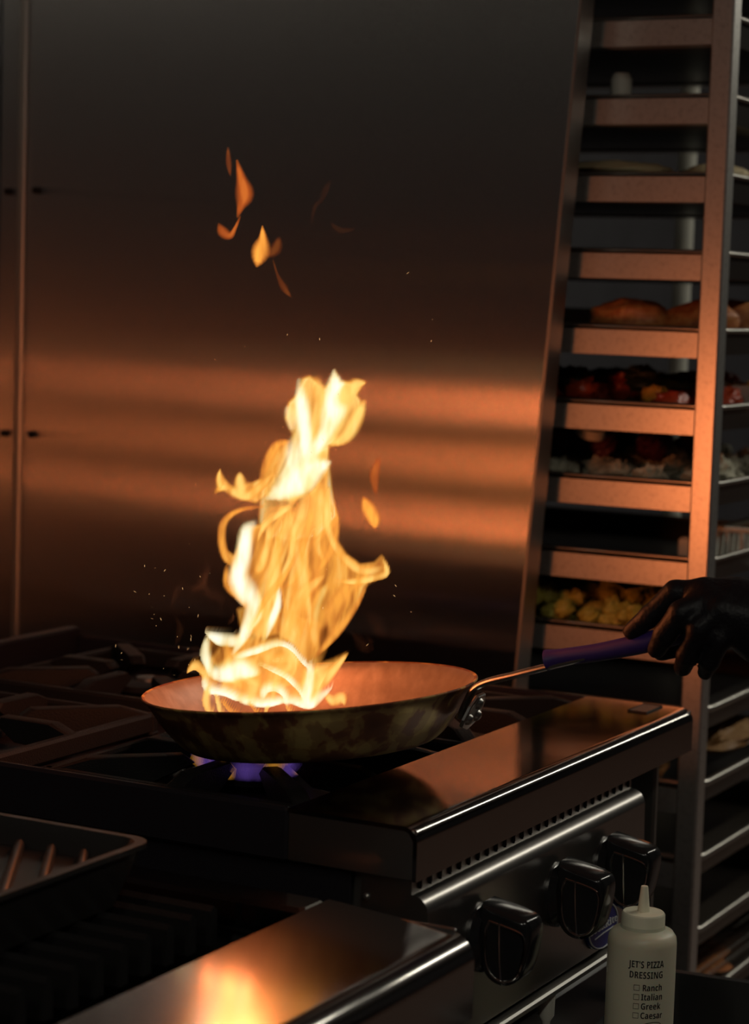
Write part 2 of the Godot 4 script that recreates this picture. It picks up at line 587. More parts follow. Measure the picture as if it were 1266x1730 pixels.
func build_range() -> void:
	var t := thing("gas_range", "stainless gas range with black looped knobs under a rolled steel ledge", "range")
	part("front_ledge", prism(bull(-0.13, 0.0, 0.92, 0.872, 0.014, 0.004), 0.0, 0.69), M.ledge, t)
	part("ledge_end", rbox(0.003, 0.046, 0.128, 0.001), M.steel, t, Vector3(0.0025, 0.895, -0.066))
	part("ledge_end", rbox(0.003, 0.046, 0.128, 0.001), M.steel, t, Vector3(0.6875, 0.895, -0.066))
	part("burner_deck", rbox(0.66, 0.012, 0.72, 0.003), M.enamel, t, Vector3(0.345, 0.885, -0.49))
	for s in [[0.005, 0], [0.685, 1]]:
		part("side_rail", rbox(0.01, 0.05, 0.72, 0.003), M.enamel, t, Vector3(s[0], 0.895, -0.49))
		part("side_panel", rbox(0.012, 0.76, 0.82, 0.003), M.dullsteel, t, Vector3(s[0] + (0.02 if s[1] == 0 else -0.02), 0.49, -0.44))
	part("rear_rail", rbox(0.69, 0.06, 0.02, 0.003), M.enamel, t, Vector3(0.345, 0.9, -0.86))
	# a bright-edged plate on the side under the rail
	part("side_plate", rbox(0.004, 0.05, 0.36, 0.001), M.enamel, t, Vector3(0.012, 0.845, -0.25))
	part("side_screw", lathe([Vector2(0, -0.002), Vector2(0.004, -0.002), Vector2(0.003, 0.003), Vector2(0, 0.0035)], 12), M.steel, t, Vector3(0.012, 0.848, -0.055), Vector3(0, 0, PI / 2))
	# control panel: rolled at the top, sloping a little outwards below
	var cp := [Vector2(-0.06, 0.87), Vector2(-0.01, 0.87), Vector2(-0.01, 0.857)]
	for k in 9:
		var a := PI * 0.48 * k / 8
		cp.append(Vector2(-0.009 + 0.016 * sin(a), 0.841 + 0.016 * cos(a)))
	cp.append_array([Vector2(0.01, 0.712), Vector2(0.002, 0.708), Vector2(-0.06, 0.7)])
	part("control_panel", prism(cp, 0.012, 0.53, 0, 0.0, 50.0), M.softsteel, t)
	part("panel_end", rbox(0.148, 0.17, 0.04, 0.003), M.blackplastic, t, Vector3(0.608, 0.787, -0.1))
	part("panel_lip", rbox(0.53, 0.008, 0.03, 0.002), M.dullsteel, t, Vector3(0.27, 0.702, 0.002))
	for k in 26:
		part("vent_slot", rbox(0.0055, 0.013, 0.004, 0.0018), M.black, t, Vector3(0.027 + 0.0197 * k, 0.866, -0.0095))
	part("oven_body", rbox(0.66, 0.6, 0.7, 0.004), M.enamel, t, Vector3(0.345, 0.4, -0.43))
	part("oven_door", rbox(0.62, 0.46, 0.035, 0.006), M.enamel, t, Vector3(0.345, 0.42, -0.062))
	part("oven_handle", tube([Vector3(0.09, 0.6, -0.05), Vector3(0.09, 0.6, -0.01), Vector3(0.12, 0.6, 0.0), Vector3(0.57, 0.6, 0.0), Vector3(0.6, 0.6, -0.01), Vector3(0.6, 0.6, -0.05)], 0.009), M.enamel, t)
	for x in [0.05, 0.64]:
		for z in [-0.1, -0.8]:
			part("leg", lathe([Vector2(0, 0), Vector2(0.02, 0), Vector2(0.022, 0.1), Vector2(0.028, 0.11), Vector2(0, 0.112)], 16), M.steel, t, Vector3(x, 0.0, z))
	# rating plate engraved on the ledge
	var rp := part("ledge_plate", rbox(0.05, 0.0012, 0.022, 0.0005), M.dullsteel, t, Vector3(0.655, 0.9204, -0.045))
	part("plate_rim", tube([Vector3(-0.025, 0.0006, -0.011), Vector3(0.025, 0.0006, -0.011), Vector3(0.025, 0.0006, 0.011), Vector3(-0.025, 0.0006, 0.011)], 0.0008, 6, 1.0, Vector3.UP, true), M.iron, rp)
	# knobs
	for x in [-0.0, 0.12, 0.295, 0.42]:
		if x == 0.0:
			continue
		knob(t, Vector3(x, 0.796, 0.006), 0.0)
	# blue oval badge
	var bd := part("badge", lathe([Vector2(0, 0), Vector2(0.03, 0), Vector2(0.03, 0.0025), Vector2(0.0275, 0.0035), Vector2(0, 0.0035)], 40), M.blue, t, Vector3(0.41, 0.737, 0.0092), Vector3(PI / 2 - 0.09, 0, 0))
	bd.scale = Vector3(1.35, 1.0, 0.78)
	meta(bd, "blue oval maker's badge with white lettering")
	var ring := []
	for k in 40:
		var a := TAU * k / 40
		ring.append(Vector3(0.0285 * cos(a), 0.0036, 0.0285 * sin(a)))
	part("badge_rim", tube(ring, 0.0009, 6, 1.0, Vector3.UP, true), M.badge_white, bd)
	var tm := TextMesh.new()
	tm.text = "CookRite"
	var sf := SystemFont.new()
	sf.font_names = PackedStringArray(["Droid Serif"])
	sf.font_italic = true
	sf.font_weight = 700
	tm.font = sf
	tm.font_size = 48
	tm.pixel_size = 0.00026
	tm.depth = 0.0006
	part("badge_lettering", tm, M.badge_white, bd, Vector3(0, 0.0038, 0), Vector3(-PI / 2, 0, 0))
	part("badge_underline", tube([Vector3(-0.018, 0.0038, 0.0115), Vector3(0.0, 0.0038, 0.0095), Vector3(0.02, 0.0038, 0.009)], 0.0008, 6), M.badge_white, bd)
	# burners, grates
	for c in [[0.17, -0.27], [0.52, -0.27], [0.17, -0.63], [0.52, -0.63]]:
		var bh := part("burner_head", lathe([Vector2(0, 0), Vector2(0.035, 0), Vector2(0.045, 0.008), Vector2(0.045, 0.014), Vector2(0.03, 0.017), Vector2(0.012, 0.016), Vector2(0, 0.016)], 30), M.iron, t, Vector3(c[0], 0.891, c[1]))
		part("burner_cap", lathe([Vector2(0, 0), Vector2(0.014, 0), Vector2(0.014, 0.004), Vector2(0, 0.006)], 20), M.dullsteel, bh, Vector3(0, 0.016, 0))
	var names := ["cast-iron burner grate under the flaming pan", "cast-iron burner grate beside the folded edge of the steel panel", "cast-iron rear burner grate at the left, behind the flaming pan", "cast-iron rear burner grate nearest the steel side panel"]
	var i := 0
	for c in [[0.17, -0.27], [0.52, -0.27], [0.17, -0.63], [0.52, -0.63]]:
		grate(c[0], c[1], names[i])
		i += 1
	var bf := thing("burner_flame", "low blue and orange gas flames under the frying pan", "flame", Vector3(0.17, 0.905, -0.27))
	rng.seed = 77
	for k in 34:
		var a := TAU * k / 34 + 0.1 * sin(k * 5.0)
		var d := Vector3(cos(a), 0, sin(a))
		var h := rng.randf_range(0.018, 0.032)
		var hot := k % 5 == 2
		part("flame_tongue", gas_tongue([d * 0.044, d * 0.052 + Vector3(0, h * 0.5, 0), d * 0.056 + Vector3(0, h, 0)], [0.005, 0.011, 0.002], Color(0.45, 0.19, 0.02, 0.13) if hot else Color(0.08, 0.04, 0.22, 0.055)), M.burner, bf)

func knob(t: Node3D, at: Vector3, turn: float) -> void:
	var prof := []
	for p in spline([Vector2(0.012, 0.036), Vector2(0.048, 0.026), Vector2(0.0585, 0.018), Vector2(0.058, 0.0), Vector2(0.048, -0.029), Vector2(0.031, -0.04), Vector2(0.014, -0.034), Vector2(0.006, -0.015), Vector2(0.006, 0.02), Vector2(0.012, 0.036)], 4):
		prof.append(p)
	prof.pop_back()
	var k := part("knob", lathe([Vector2(0, 0), Vector2(0.032, 0), Vector2(0.032, 0.006), Vector2(0.026, 0.012), Vector2(0, 0.012)], 32), M.black, t, at, Vector3(PI / 2 - 0.08, 0, 0))
	var g := part("knob_grip", prism(prof, -0.017, 0.017, 0, 0.005, 50.0), M.black, k, Vector3.ZERO, Vector3(-PI / 2, 0, 0))
	var ring := []
	for p in prof:
		var q: Vector2 = Vector2(0.034, -0.006) + (p - Vector2(0.032, 0.0)) * 0.72
		ring.append(Vector3(-0.0172, q.y, q.x))
	part("knob_trim", tube(ring, 0.0013, 6, 1.0, Vector3.RIGHT, true), M.chrome, k, Vector3.ZERO, Vector3(-PI / 2, 0, 0))
	part("pointer_line", tube([Vector3(-0.0176, 0.019, 0.03), Vector3(-0.0178, 0.0, 0.029), Vector3(-0.0176, -0.033, 0.029)], 0.0011, 6), M.chrome, k, Vector3.ZERO, Vector3(-PI / 2, 0, 0))
	g.position = Vector3.ZERO

func gas_tongue(pts: Array, w: Array, c: Color) -> ArrayMesh:
	# four nested skins, so that it thins out towards its edge
	var sp := spline(pts, 5)
	var v := PackedVector3Array()
	var t := PackedInt32Array()
	var col := PackedColorArray()
	var n := 8
	for skin in [1.0, 0.75, 0.5, 0.28]:
		var b := v.size()
		for i in sp.size():
			var f := float(i) / (sp.size() - 1)
			var j := f * (w.size() - 1)
			var r: float = lerpf(w[int(j)], w[mini(int(j) + 1, w.size() - 1)], j - int(j)) * skin
			for k in n:
				var a := TAU * k / n
				v.append(sp[i] + Vector3(cos(a), 0, sin(a)) * r)
				col.append(Color(c.r, c.g, c.b, c.a * sin(PI * (0.12 + 0.86 * f))))
		for i in sp.size() - 1:
			for k in n:
				var l := (k + 1) % n
				t.append_array([b + i * n + k, b + i * n + l, b + i * n + n + l, b + i * n + k, b + i * n + n + l, b + i * n + n + k])
	return bake(v, t, 80.0, col)

func grate(x: float, z: float, label: String) -> void:
	var t := thing("burner_grate", label, "grate", Vector3(x, 0.891, z))
	var h := 0.142
	for s in [[0, 1], [0, -1], [1, 1], [1, -1]]:
		var m := rbox(0.3, 0.022, 0.013, 0.003) if s[0] == 0 else rbox(0.013, 0.022, 0.3, 0.003)
		part("frame_bar", m, M.iron, t, Vector3(0, 0.014, h * s[1]) if s[0] == 0 else Vector3(h * s[1], 0.014, 0))
	for s in [[-1, -1], [1, -1], [-1, 1], [1, 1]]:
		part("foot", rbox(0.016, 0.006, 0.016, 0.002), M.iron, t, Vector3(h * s[0], 0.003, h * s[1]))
	# fins: upright plates that rise to the middle
	var fin := [Vector2(0.0, 0.004), Vector2(0.0, 0.025), Vector2(0.022, 0.034), Vector2(0.088, 0.034), Vector2(0.096, 0.026), Vector2(0.07, 0.008)]
	for k in 8:
		var a := TAU * k / 8
		var r := h if k % 2 == 0 else h * 1.4
		var o := Vector3(cos(a), 0, -sin(a)) * r
		var f := part("fin", prism(fin, -0.0095, 0.0095, 2, 0.003), M.iron, t, o, Vector3(0, a + PI, 0))
		if k % 2 == 1:
			f.scale = Vector3(1.45, 1.0, 1.0)

# ---------------------------------------------------------------- char-broiler in front
func build_broiler() -> void:
	var t := thing("charbroiler", "stainless char-broiler with a wide rolled front ledge and black grate bars", "broiler")
	var bl := []
	for p in bull(-0.058, 0.082, 0.86, 0.79, 0.022, 0.004):
		bl.append(p - Vector2(0, (p.x + 0.058) * 0.07))
	part("front_ledge", prism(bl, -0.66, -0.05), M.broiler_steel, t)
	part("ledge_end", rbox(0.003, 0.06, 0.12, 0.001), M.steel, t, Vector3(-0.0525, 0.825, 0.005))
	part("side_rim", rbox(0.042, 0.03, 0.72, 0.004), M.ledge, t, Vector3(-0.071, 0.845, -0.418))
	part("side_panel", rbox(0.02, 0.36, 0.76, 0.003), M.dullsteel, t, Vector3(-0.062, 0.65, -0.4))
	part("side_panel", rbox(0.02, 0.36, 0.76, 0.003), M.dullsteel, t, Vector3(-0.65, 0.65, -0.4))
	part("front_panel", rbox(0.6, 0.3, 0.03, 0.004), M.blackplastic, t, Vector3(-0.36, 0.64, 0.03))
	part("cavity_wall", rbox(0.55, 0.13, 0.012, 0.002), M.iron, t, Vector3(-0.36, 0.78, -0.066))
	part("cavity_floor", rbox(0.57, 0.012, 0.7, 0.002), M.iron, t, Vector3(-0.36, 0.7, -0.42))
	part("rear_panel", rbox(0.6, 0.36, 0.02, 0.003), M.iron, t, Vector3(-0.36, 0.69, -0.78))
	part("cabinet", rbox(0.6, 0.44, 0.74, 0.004), M.dullsteel, t, Vector3(-0.36, 0.26, -0.39))
	for x in [-0.62, -0.1]:
		for z in [-0.06, -0.72]:
			part("leg", lathe([Vector2(0, 0), Vector2(0.02, 0), Vector2(0.02, 0.04), Vector2(0, 0.042)], 14), M.steel, t, Vector3(x, 0.0, z))
	for k in 16:
		part("grate_bar", prism([Vector2(-0.006, 0.0), Vector2(-0.005, 0.03), Vector2(0.0, 0.034), Vector2(0.005, 0.03), Vector2(0.006, 0.0)], -0.76, -0.135, 2), M.iron, t, Vector3(-0.112 - 0.0335 * k, 0.822, 0.0))
	# dial on the front
	var kb := part("knob", lathe([Vector2(0, 0), Vector2(0.026, 0), Vector2(0.028, 0.012), Vector2(0.024, 0.03), Vector2(0, 0.032)], 30), M.black, t, Vector3(-0.115, 0.765, 0.046), Vector3(PI / 2, 0, 0))
	part("knob_ring", tube(ring_pts(0.027, 30), 0.0025, 8, 1.0, Vector3.UP, true), M.chrome, kb, Vector3(0, 0.03, 0))
	# black cast-iron sear pan lying on the bars
	var g := thing("sear_pan", "black cast-iron rectangular pan with slanting ridges, standing on the char-broiler bars", "pan", Vector3(-0.328, 0.8555, -0.334))
	var hx := 0.2
	var hz := 0.15
	part("pan_body", loft([[hx - 0.02, hz - 0.02, 0.02, 0.0], [hx - 0.004, hz - 0.004, 0.022, 0.048], [hx, hz, 0.022, 0.05], [hx, hz, 0.022, 0.0545], [hx - 0.008, hz - 0.008, 0.02, 0.0545], [hx - 0.012, hz - 0.012, 0.02, 0.046], [hx - 0.022, hz - 0.022, 0.016, 0.034]]), M.seasoned, g)
	# ridges: 32 degrees off the side of the pan, cut at its walls
	var dir := Vector2(-0.845, 0.535)
	for k in range(-8, 9):
		var off := 0.0285 * k
		var q0 := Vector2(0.535, 0.845) * off
		var lo := -9.0
		var hi := 9.0
		for ax in [[dir.x, q0.x, hx - 0.02], [dir.y, q0.y, hz - 0.02]]:
			var a: float = (-ax[2] - ax[1]) / ax[0]
			var b: float = (ax[2] - ax[1]) / ax[0]
			lo = maxf(lo, minf(a, b))
			hi = minf(hi, maxf(a, b))
		if hi - lo < 0.02:
			continue
		var a2 := q0 + dir * (lo + 0.004)
		var b2 := q0 + dir * (hi - 0.004)
		part("ridge", tube([Vector3(a2.x, 0.036, a2.y), Vector3(a2.lerp(b2, 0.04).x, 0.037, a2.lerp(b2, 0.04).y), Vector3(a2.lerp(b2, 0.96).x, 0.037, a2.lerp(b2, 0.96).y), Vector3(b2.x, 0.036, b2.y)], [0.002, 0.0048, 0.0048, 0.002], 10, 1.3), M.seasoned, g)

func ring_pts(r: float, n: int) -> Array:
	var o := []
	for k in n:
		o.append(Vector3(r * cos(TAU * k / n), 0, r * sin(TAU * k / n)))
	return o

# ---------------------------------------------------------------- frying pan
func build_pan() -> void:
	var t := thing("frying_pan", "burnt aluminium frying pan with flames in it and a purple handle sleeve", "pan", Vector3(0.1897, 0.9375, -0.2133), Vector3(deg_to_rad(-5.5), deg_to_rad(6.0), 0))
	var out := []
	for p in spline([Vector2(0.0, 0.0), Vector2(0.06, 0.0), Vector2(0.112, 0.0005), Vector2(0.128, 0.006), Vector2(0.147, 0.028), Vector2(0.159, 0.048), Vector2(0.165, 0.0545), Vector2(0.1655, 0.0565)], 5):
		out.append(p)
	var shell := out.duplicate()
	for p in [Vector2(0.1645, 0.0572), Vector2(0.162, 0.056)]:
		shell.append(p)
	var inn := [Vector2(0.0, 0.0035), Vector2(0.06, 0.0035), Vector2(0.11, 0.004), Vector2(0.126, 0.01), Vector2(0.144, 0.031), Vector2(0.156, 0.05), Vector2(0.162, 0.0562)]
	var inner := []
	for p in spline(inn, 5):
		inner.append(p)
	# outer shell, its inner side a hair behind the cooking surface
	var back := inner.duplicate()
	back.reverse()
	var sh2 := shell.duplicate()
	for p in back:
		sh2.append(Vector2(p.x, p.y - 0.0006))
	part("pan_bowl", lathe(sh2, 72, 50.0), M.pan_out, t)
	var cs := inner.duplicate()
	for p in back:
		cs.append(Vector2(p.x, p.y - 0.0004))
	part("cooking_surface", lathe(cs, 72, 50.0), M.pan_in, t)
	# bracket with rivets
	var br := part("bracket", prism([Vector2(-0.02, 0.018), Vector2(-0.023, 0.026), Vector2(-0.02, 0.04), Vector2(-0.01, 0.05), Vector2(0.01, 0.05), Vector2(0.02, 0.04), Vector2(0.023, 0.026), Vector2(0.02, 0.018), Vector2(0.0, 0.012)], -0.002, 0.002, 2, 0.0008), M.steel, t, Vector3(0, 0.004, 0.1545), Vector3(deg_to_rad(28), 0, 0))
	for p in [[-0.012, 0.026], [0.012, 0.026], [0.0, 0.041]]:
		part("rivet", lathe([Vector2(0, 0), Vector2(0.006, 0), Vector2(0.0045, 0.003), Vector2(0.002, 0.0042), Vector2(0, 0.0044)], 16), M.steel, br, Vector3(p[0], p[1], 0.002), Vector3(PI / 2, 0, 0))
	part("handle", tube(spline([Vector3(0, 0.026, 0.156), Vector3(0, 0.04, 0.163), Vector3(0, 0.0535, 0.172), Vector3(0, 0.0605, 0.186), Vector3(0, 0.0665, 0.212), Vector3(0, 0.075, 0.248), Vector3(0, 0.094, 0.33), Vector3(0, 0.112, 0.4)], 4), 0.0085, 12, 0.42), M.steel, t)
	var gp := spline([Vector3(0, 0.0805, 0.2455), Vector3(0, 0.0835, 0.262), Vector3(0, 0.0885, 0.3), Vector3(0, 0.0975, 0.345), Vector3(0, 0.112, 0.4), Vector3(0, 0.121, 0.432)], 5)
	var rr := []
	for i in gp.size():
		var f := float(i) / (gp.size() - 1)
		rr.append(0.0112 - 0.0022 * smoothstep(0.0, 0.2, f) + 0.002 * smoothstep(0.3, 0.7, f) - 0.005 * smoothstep(0.94, 1.0, f))
	part("grip_sleeve", tube(gp, rr, 18, 0.92), M.silicone, t)

# ---------------------------------------------------------------- flame
const HEAT := {"w": 1.08, "y": 0.64, "o": 0.42, "d": 0.06}

func heat_colour(t: float) -> Color:
	var s := [[0.0, Color(0.42, 0.08, 0.015)], [0.22, Color(0.72, 0.2, 0.03)], [0.45, Color(0.95, 0.38, 0.055)], [0.7, Color(1.0, 0.62, 0.16)], [0.95, Color(1.0, 0.86, 0.5)], [1.15, Color(1.0, 0.96, 0.78)]]
	for k in s.size() - 1:
		if t <= s[k + 1][0]:
			return s[k][1].lerp(s[k + 1][1], clampf((t - s[k][0]) / (s[k + 1][0] - s[k][0]), 0.0, 1.0))
	return s[-1][1]

func edge_dist(p: Vector2, poly: PackedVector2Array) -> float:
	var d := 1e9
	for i in poly.size():
		var c := Geometry2D.get_closest_point_to_segment(p, poly[i], poly[(i + 1) % poly.size()])
		d = minf(d, p.distance_to(c))
	return d if Geometry2D.is_point_in_polygon(p, poly) else -d

# A body of burning gas in millimetres: billows (outlines) and tongues (curves with widths) blend into a field of
# heat, density and depth; the body bulges to both sides of its middle surface.
func gas_body(billows: Array, tongues: Array, st: float, nz: FastNoiseLite, grain := 1.0) -> ArrayMesh:
	var lo := Vector2(1e9, 1e9)
	var hi := -lo
	for s in billows:
		for i in range(0, s[3].size(), 2):
			lo = lo.min(Vector2(s[3][i], s[3][i + 1]) - Vector2(6, 6))
			hi = hi.max(Vector2(s[3][i], s[3][i + 1]) + Vector2(6, 6))
	for s in tongues:
		var w := 0.0
		for x in s[4]:
			w = maxf(w, x)
		for i in range(0, s[3].size(), 2):
			lo = lo.min(Vector2(s[3][i], s[3][i + 1]) - Vector2.ONE * (w * 2 + 2))
			hi = hi.max(Vector2(s[3][i], s[3][i + 1]) + Vector2.ONE * (w * 2 + 2))
	var nx := int((hi.x - lo.x) / st) + 2
	var ny := int((hi.y - lo.y) / st) + 2
	var heat := PackedFloat32Array()
	var dens := PackedFloat32Array()
	var deep := PackedFloat32Array()
	heat.resize(nx * ny)
	dens.resize(nx * ny)
	deep.resize(nx * ny)
	heat.fill(0.3)
	for s in billows:
		var poly := PackedVector2Array()
		var a := Vector2(1e9, 1e9)
		var b := -a
		for i in range(0, s[3].size(), 2):
			poly.append(Vector2(s[3][i], s[3][i + 1]))
			a = a.min(poly[-1])
			b = b.max(poly[-1])
		for j in range(maxi(0, int((a.y - lo.y - 2) / st)), mini(ny, int((b.y - lo.y + 2) / st) + 2)):
			for i in range(maxi(0, int((a.x - lo.x - 2) / st)), mini(nx, int((b.x - lo.x + 2) / st) + 2)):
				var p := lo + Vector2(i, j) * st
				var d := edge_dist(p, poly) + 1.2
				if d <= 0.0:
					continue
				var id := j * nx + i
				var wx := nz.get_noise_3d(p.x * 0.7, p.y * 0.7, 40.0) * 14.0
				var g := nz.get_noise_3d((p.x + wx - p.y * 0.25) * 1.7, p.y * 0.38, 5.0 * s[1])
				var g2 := nz.get_noise_3d((p.x + wx) * 4.2, p.y * 0.7, 77.0)
				var e := smoothstep(0.0, 5.0, d)
				var al: float = s[2] * e * clampf(0.75 + 0.9 * g + 0.35 * g2, 0.12, 1.0)
				var rim := exp(-pow((d - 3.0) / 2.2, 2.0)) * 0.12
				heat[id] = lerpf(heat[id], s[4] + 0.32 * g + 0.16 * g2 + rim, e)
				deep[id] = lerpf(deep[id], s[1], e)
				dens[id] = 1.0 - (1.0 - dens[id]) * (1.0 - al)
	for s in tongues:
		var pts := []
		for i in range(0, s[3].size(), 2):
			pts.append(Vector3(s[3][i], s[3][i + 1], s[4][i / 2]))
		var sp := spline(pts, 4)
		for k in sp.size() - 1:
			var a: Vector3 = sp[k]
			var c: Vector3 = sp[k + 1]
			var w := maxf(maxf(a.z, c.z), 0.4) * 1.7
			# each piece marks the cells nearest to it; overlapping pieces keep the strongest
			var x0 := maxi(0, int((minf(a.x, c.x) - w - lo.x) / st))
			var x1 := mini(nx, int((maxf(a.x, c.x) + w - lo.x) / st) + 2)
			var y0 := maxi(0, int((minf(a.y, c.y) - w - lo.y) / st))
			var y1 := mini(ny, int((maxf(a.y, c.y) + w - lo.y) / st) + 2)
			for j in range(y0, y1):
				for i in range(x0, x1):
					var id := j * nx + i
					var key := id
					var p := lo + Vector2(i, j) * st
					var ab := Vector2(c.x - a.x, c.y - a.y)
					var h := clampf((p - Vector2(a.x, a.y)).dot(ab) / maxf(ab.length_squared(), 1e-6), 0.0, 1.0)
					var d := p.distance_to(Vector2(a.x, a.y) + ab * h)
					var ww := maxf(lerpf(a.z, c.z, h), 0.4)
					var f := (k + h) / (sp.size() - 1)
					var g := smoothstep(1.65, 0.3, d / ww) * (0.35 + 0.65 * smoothstep(0.0, 0.18, minf(f, 1.0 - f)))
					if g > mark.get(key, 0.0):
						mark[key] = g
		for id in mark:
			var g: float = mark[id]
			var p := lo + Vector2(id % nx, id / nx) * st
			var n := nz.get_noise_3d(p.x * 3.0, p.y * 0.9, s[1] * 4.0)
			g *= clampf(0.9 + 0.7 * n * grain, 0.35, 1.0)
			var al: float = s[2] * g
			var share: float = al / maxf(al + dens[id] * (1.0 - al) * 0.6, 1e-4)
			heat[id] = lerpf(heat[id], HEAT[s[0]] + 0.14 * n * grain - 0.22 * (1.0 - g), share)
			deep[id] = lerpf(deep[id], s[1], share)
			dens[id] = 1.0 - (1.0 - dens[id]) * (1.0 - al)
		mark.clear()
	var v := PackedVector3Array()
	var col := PackedColorArray()
	var nm := PackedVector3Array()
	for side in [1.0, -1.0]:
		for id in nx * ny:
			var p := lo + Vector2(id % nx, id / nx) * st
			v.append(Vector3(p.x, p.y, -deep[id] + side * 9.0 * sqrt(dens[id])) * 0.001)
			nm.append(Vector3(0, 0, side))
			var q := heat_colour(heat[id])
			q.a = 0.0 if dens[id] < 0.004 else (dens[id] * (0.92 if side > 0 else 0.5))
			col.append(q)
	var t := PackedInt32Array()
	for side in 2:
		var o := side * nx * ny
		for j in ny - 1:
			for i in nx - 1:
				var a := j * nx + i
				if maxf(maxf(dens[a], dens[a + 1]), maxf(dens[a + nx], dens[a + nx + 1])) < 0.004:
					continue
				if side == 0:
					t.append_array([o + a, o + a + nx + 1, o + a + 1, o + a, o + a + nx, o + a + nx + 1])
				else:
					t.append_array([o + a, o + a + 1, o + a + nx + 1, o + a, o + a + nx + 1, o + a + nx])
	# keep only the vertices in use
	var at := {}
	var v2 := PackedVector3Array()
	var c2 := PackedColorArray()
	var n2 := PackedVector3Array()
	for k in t.size():
		if not at.has(t[k]):
			at[t[k]] = v2.size()
			v2.append(v[t[k]])
			c2.append(col[t[k]])
			n2.append(nm[t[k]])
		t[k] = at[t[k]]
	var arr := []
	arr.resize(Mesh.ARRAY_MAX)
	arr[Mesh.ARRAY_VERTEX] = v2
	arr[Mesh.ARRAY_NORMAL] = n2
	arr[Mesh.ARRAY_COLOR] = c2
	arr[Mesh.ARRAY_INDEX] = t
	var m := ArrayMesh.new()
	m.add_surface_from_arrays(Mesh.PRIMITIVE_TRIANGLES, arr)
	return m

var mark := {}

func build_flame() -> void:
	var nz := FastNoiseLite.new()
	nz.seed = 9
	nz.frequency = 0.02
	nz.fractal_octaves = 3
	var at := Vector3(0.175, 0.98, -0.235)
	var turn := Vector3(0, deg_to_rad(-62.0), 0)
	var t := thing("flame", "tall bright yellow and orange flame leaping out of the frying pan", "flame", at, turn)
	# three billows of gas one behind the other
	for l in 3:
		var bs := SHEETS.filter(func(s): return s[5] == l)
		var ts := TONGUES.filter(func(s): return (2 if s[1] > 3 else (1 if s[1] > -19 else 0)) == l)
		part("flame_billow", gas_body(bs, ts, 1.7, nz), M.flame, t)
	for s in WISPS:
		single("flame_wisp", gas_body([], [s], 0.8, nz, 0.6), M.flame, s[5], "flame", at, turn)
	# the light the fire gives
	for k in [[-0.025, 0.06, 0.0, 0.35], [-0.01, 0.148, 0.0, 0.37], [0.01, 0.238, 0.0, 0.38]]:
		var l := OmniLight3D.new()
		l.name = "flame_light"
		l.position = Vector3(k[0], k[1], k[2])
		l.light_color = Color(1.0, 0.52, 0.29)
		l.light_energy = k[3] * FIRE
		l.light_size = 0.034
		l.omni_range = 9.0
		l.omni_attenuation = 2.0
		l.shadow_enabled = true
		t.add_child(l, true)
	# sparks
	rng.seed = 4
	var v := PackedVector3Array()
	var ti := PackedInt32Array()
	var col := PackedColorArray()
	for k in 90:
		var p := Vector3(rng.randfn(0.0, 0.075), rng.randf_range(0.0, 0.42), rng.randfn(0.0, 0.05))
		if k % 3 == 0:
			p = Vector3(rng.randf_range(-0.17, -0.05), rng.randf_range(0.02, 0.14), rng.randfn(0.0, 0.04))
		var d := Vector3(rng.randfn(0, 0.5), rng.randfn(0.6, 0.5), 0).normalized() * rng.randf_range(0.0005, 0.0022)
		var r := rng.randf_range(0.00018, 0.00042)
		var b := v.size()
		for q in [p - d, p + Vector3(r, 0, 0), p + Vector3(0, 0, r), p - Vector3(r, 0, 0), p - Vector3(0, 0, r), p + d]:
			v.append(q)
			var e := rng.randf_range(0.25, 1.0)
			col.append(Color(e, e * 0.55, e * 0.22, 1.0))
		for q in 4:
			ti.append_array([b, b + 1 + q, b + 1 + (q + 1) % 4, b + 5, b + 1 + (q + 1) % 4, b + 1 + q])
	var sp := part("sparks", bake(v, ti, 80.0, col), M.flame, self, at, turn)
	meta(sp, "tiny orange sparks drifting in the air round the flame", "sparks", "", "stuff")
	# smoke
	var sm := thing("smoke", "thin grey smoke curling up at the left rim of the pan", "smoke", at, turn)
	for s in SMOKE:
		part("smoke_wisp", smoke_wisp(s[0], s[1], nz), M.smoke, sm)

func smoke_wisp(flat: Array, w: Array, nz: FastNoiseLite) -> ArrayMesh:
	var pts := []
	for i in range(0, flat.size(), 2):
		pts.append(Vector3(flat[i], flat[i + 1], w[i / 2]))
	var sp := spline(pts, 10)
	var v := PackedVector3Array()
	var t := PackedInt32Array()
	var col := PackedColorArray()
	var n := 24
	for i in sp.size():
		var f := float(i) / (sp.size() - 1)
		var d: Vector3 = sp[mini(i + 1, sp.size() - 1)] - sp[maxi(i - 1, 0)]
		var side := Vector2(-d.y, d.x).normalized()
		for k in n:
			var a := TAU * k / n
			var c := cos(a)
			v.append(Vector3(sp[i].x + side.x * c * sp[i].z * 2.0, sp[i].y + side.y * c * sp[i].z * 2.0, sin(a) * sp[i].z * 1.2) * 0.001)
			var g := nz.get_noise_3d(sp[i].x * 2.0 + c * 40.0, sp[i].y * 1.0, 300.0)
			var al := 0.0 if absf(c) > 0.999 else 0.018 * pow(1.0 - absf(c), 1.3) * sin(PI * f) * clampf(0.6 + 1.6 * g, 0.0, 1.6)
			col.append(Color(0.8, 0.72, 0.66, al))
	for i in sp.size() - 1:
		for k in n:
			var l := (k + 1) % n
			t.append_array([i * n + k, i * n + l, i * n + n + l, i * n + k, i * n + n + l, i * n + n + k])
	return bake(v, t, 80.0, col)

# ---------------------------------------------------------------- rack
const RX := 0.9
const LY := 1.7218
const LS := 0.0947
func level(k: int) -> float:
	return LY - LS * k

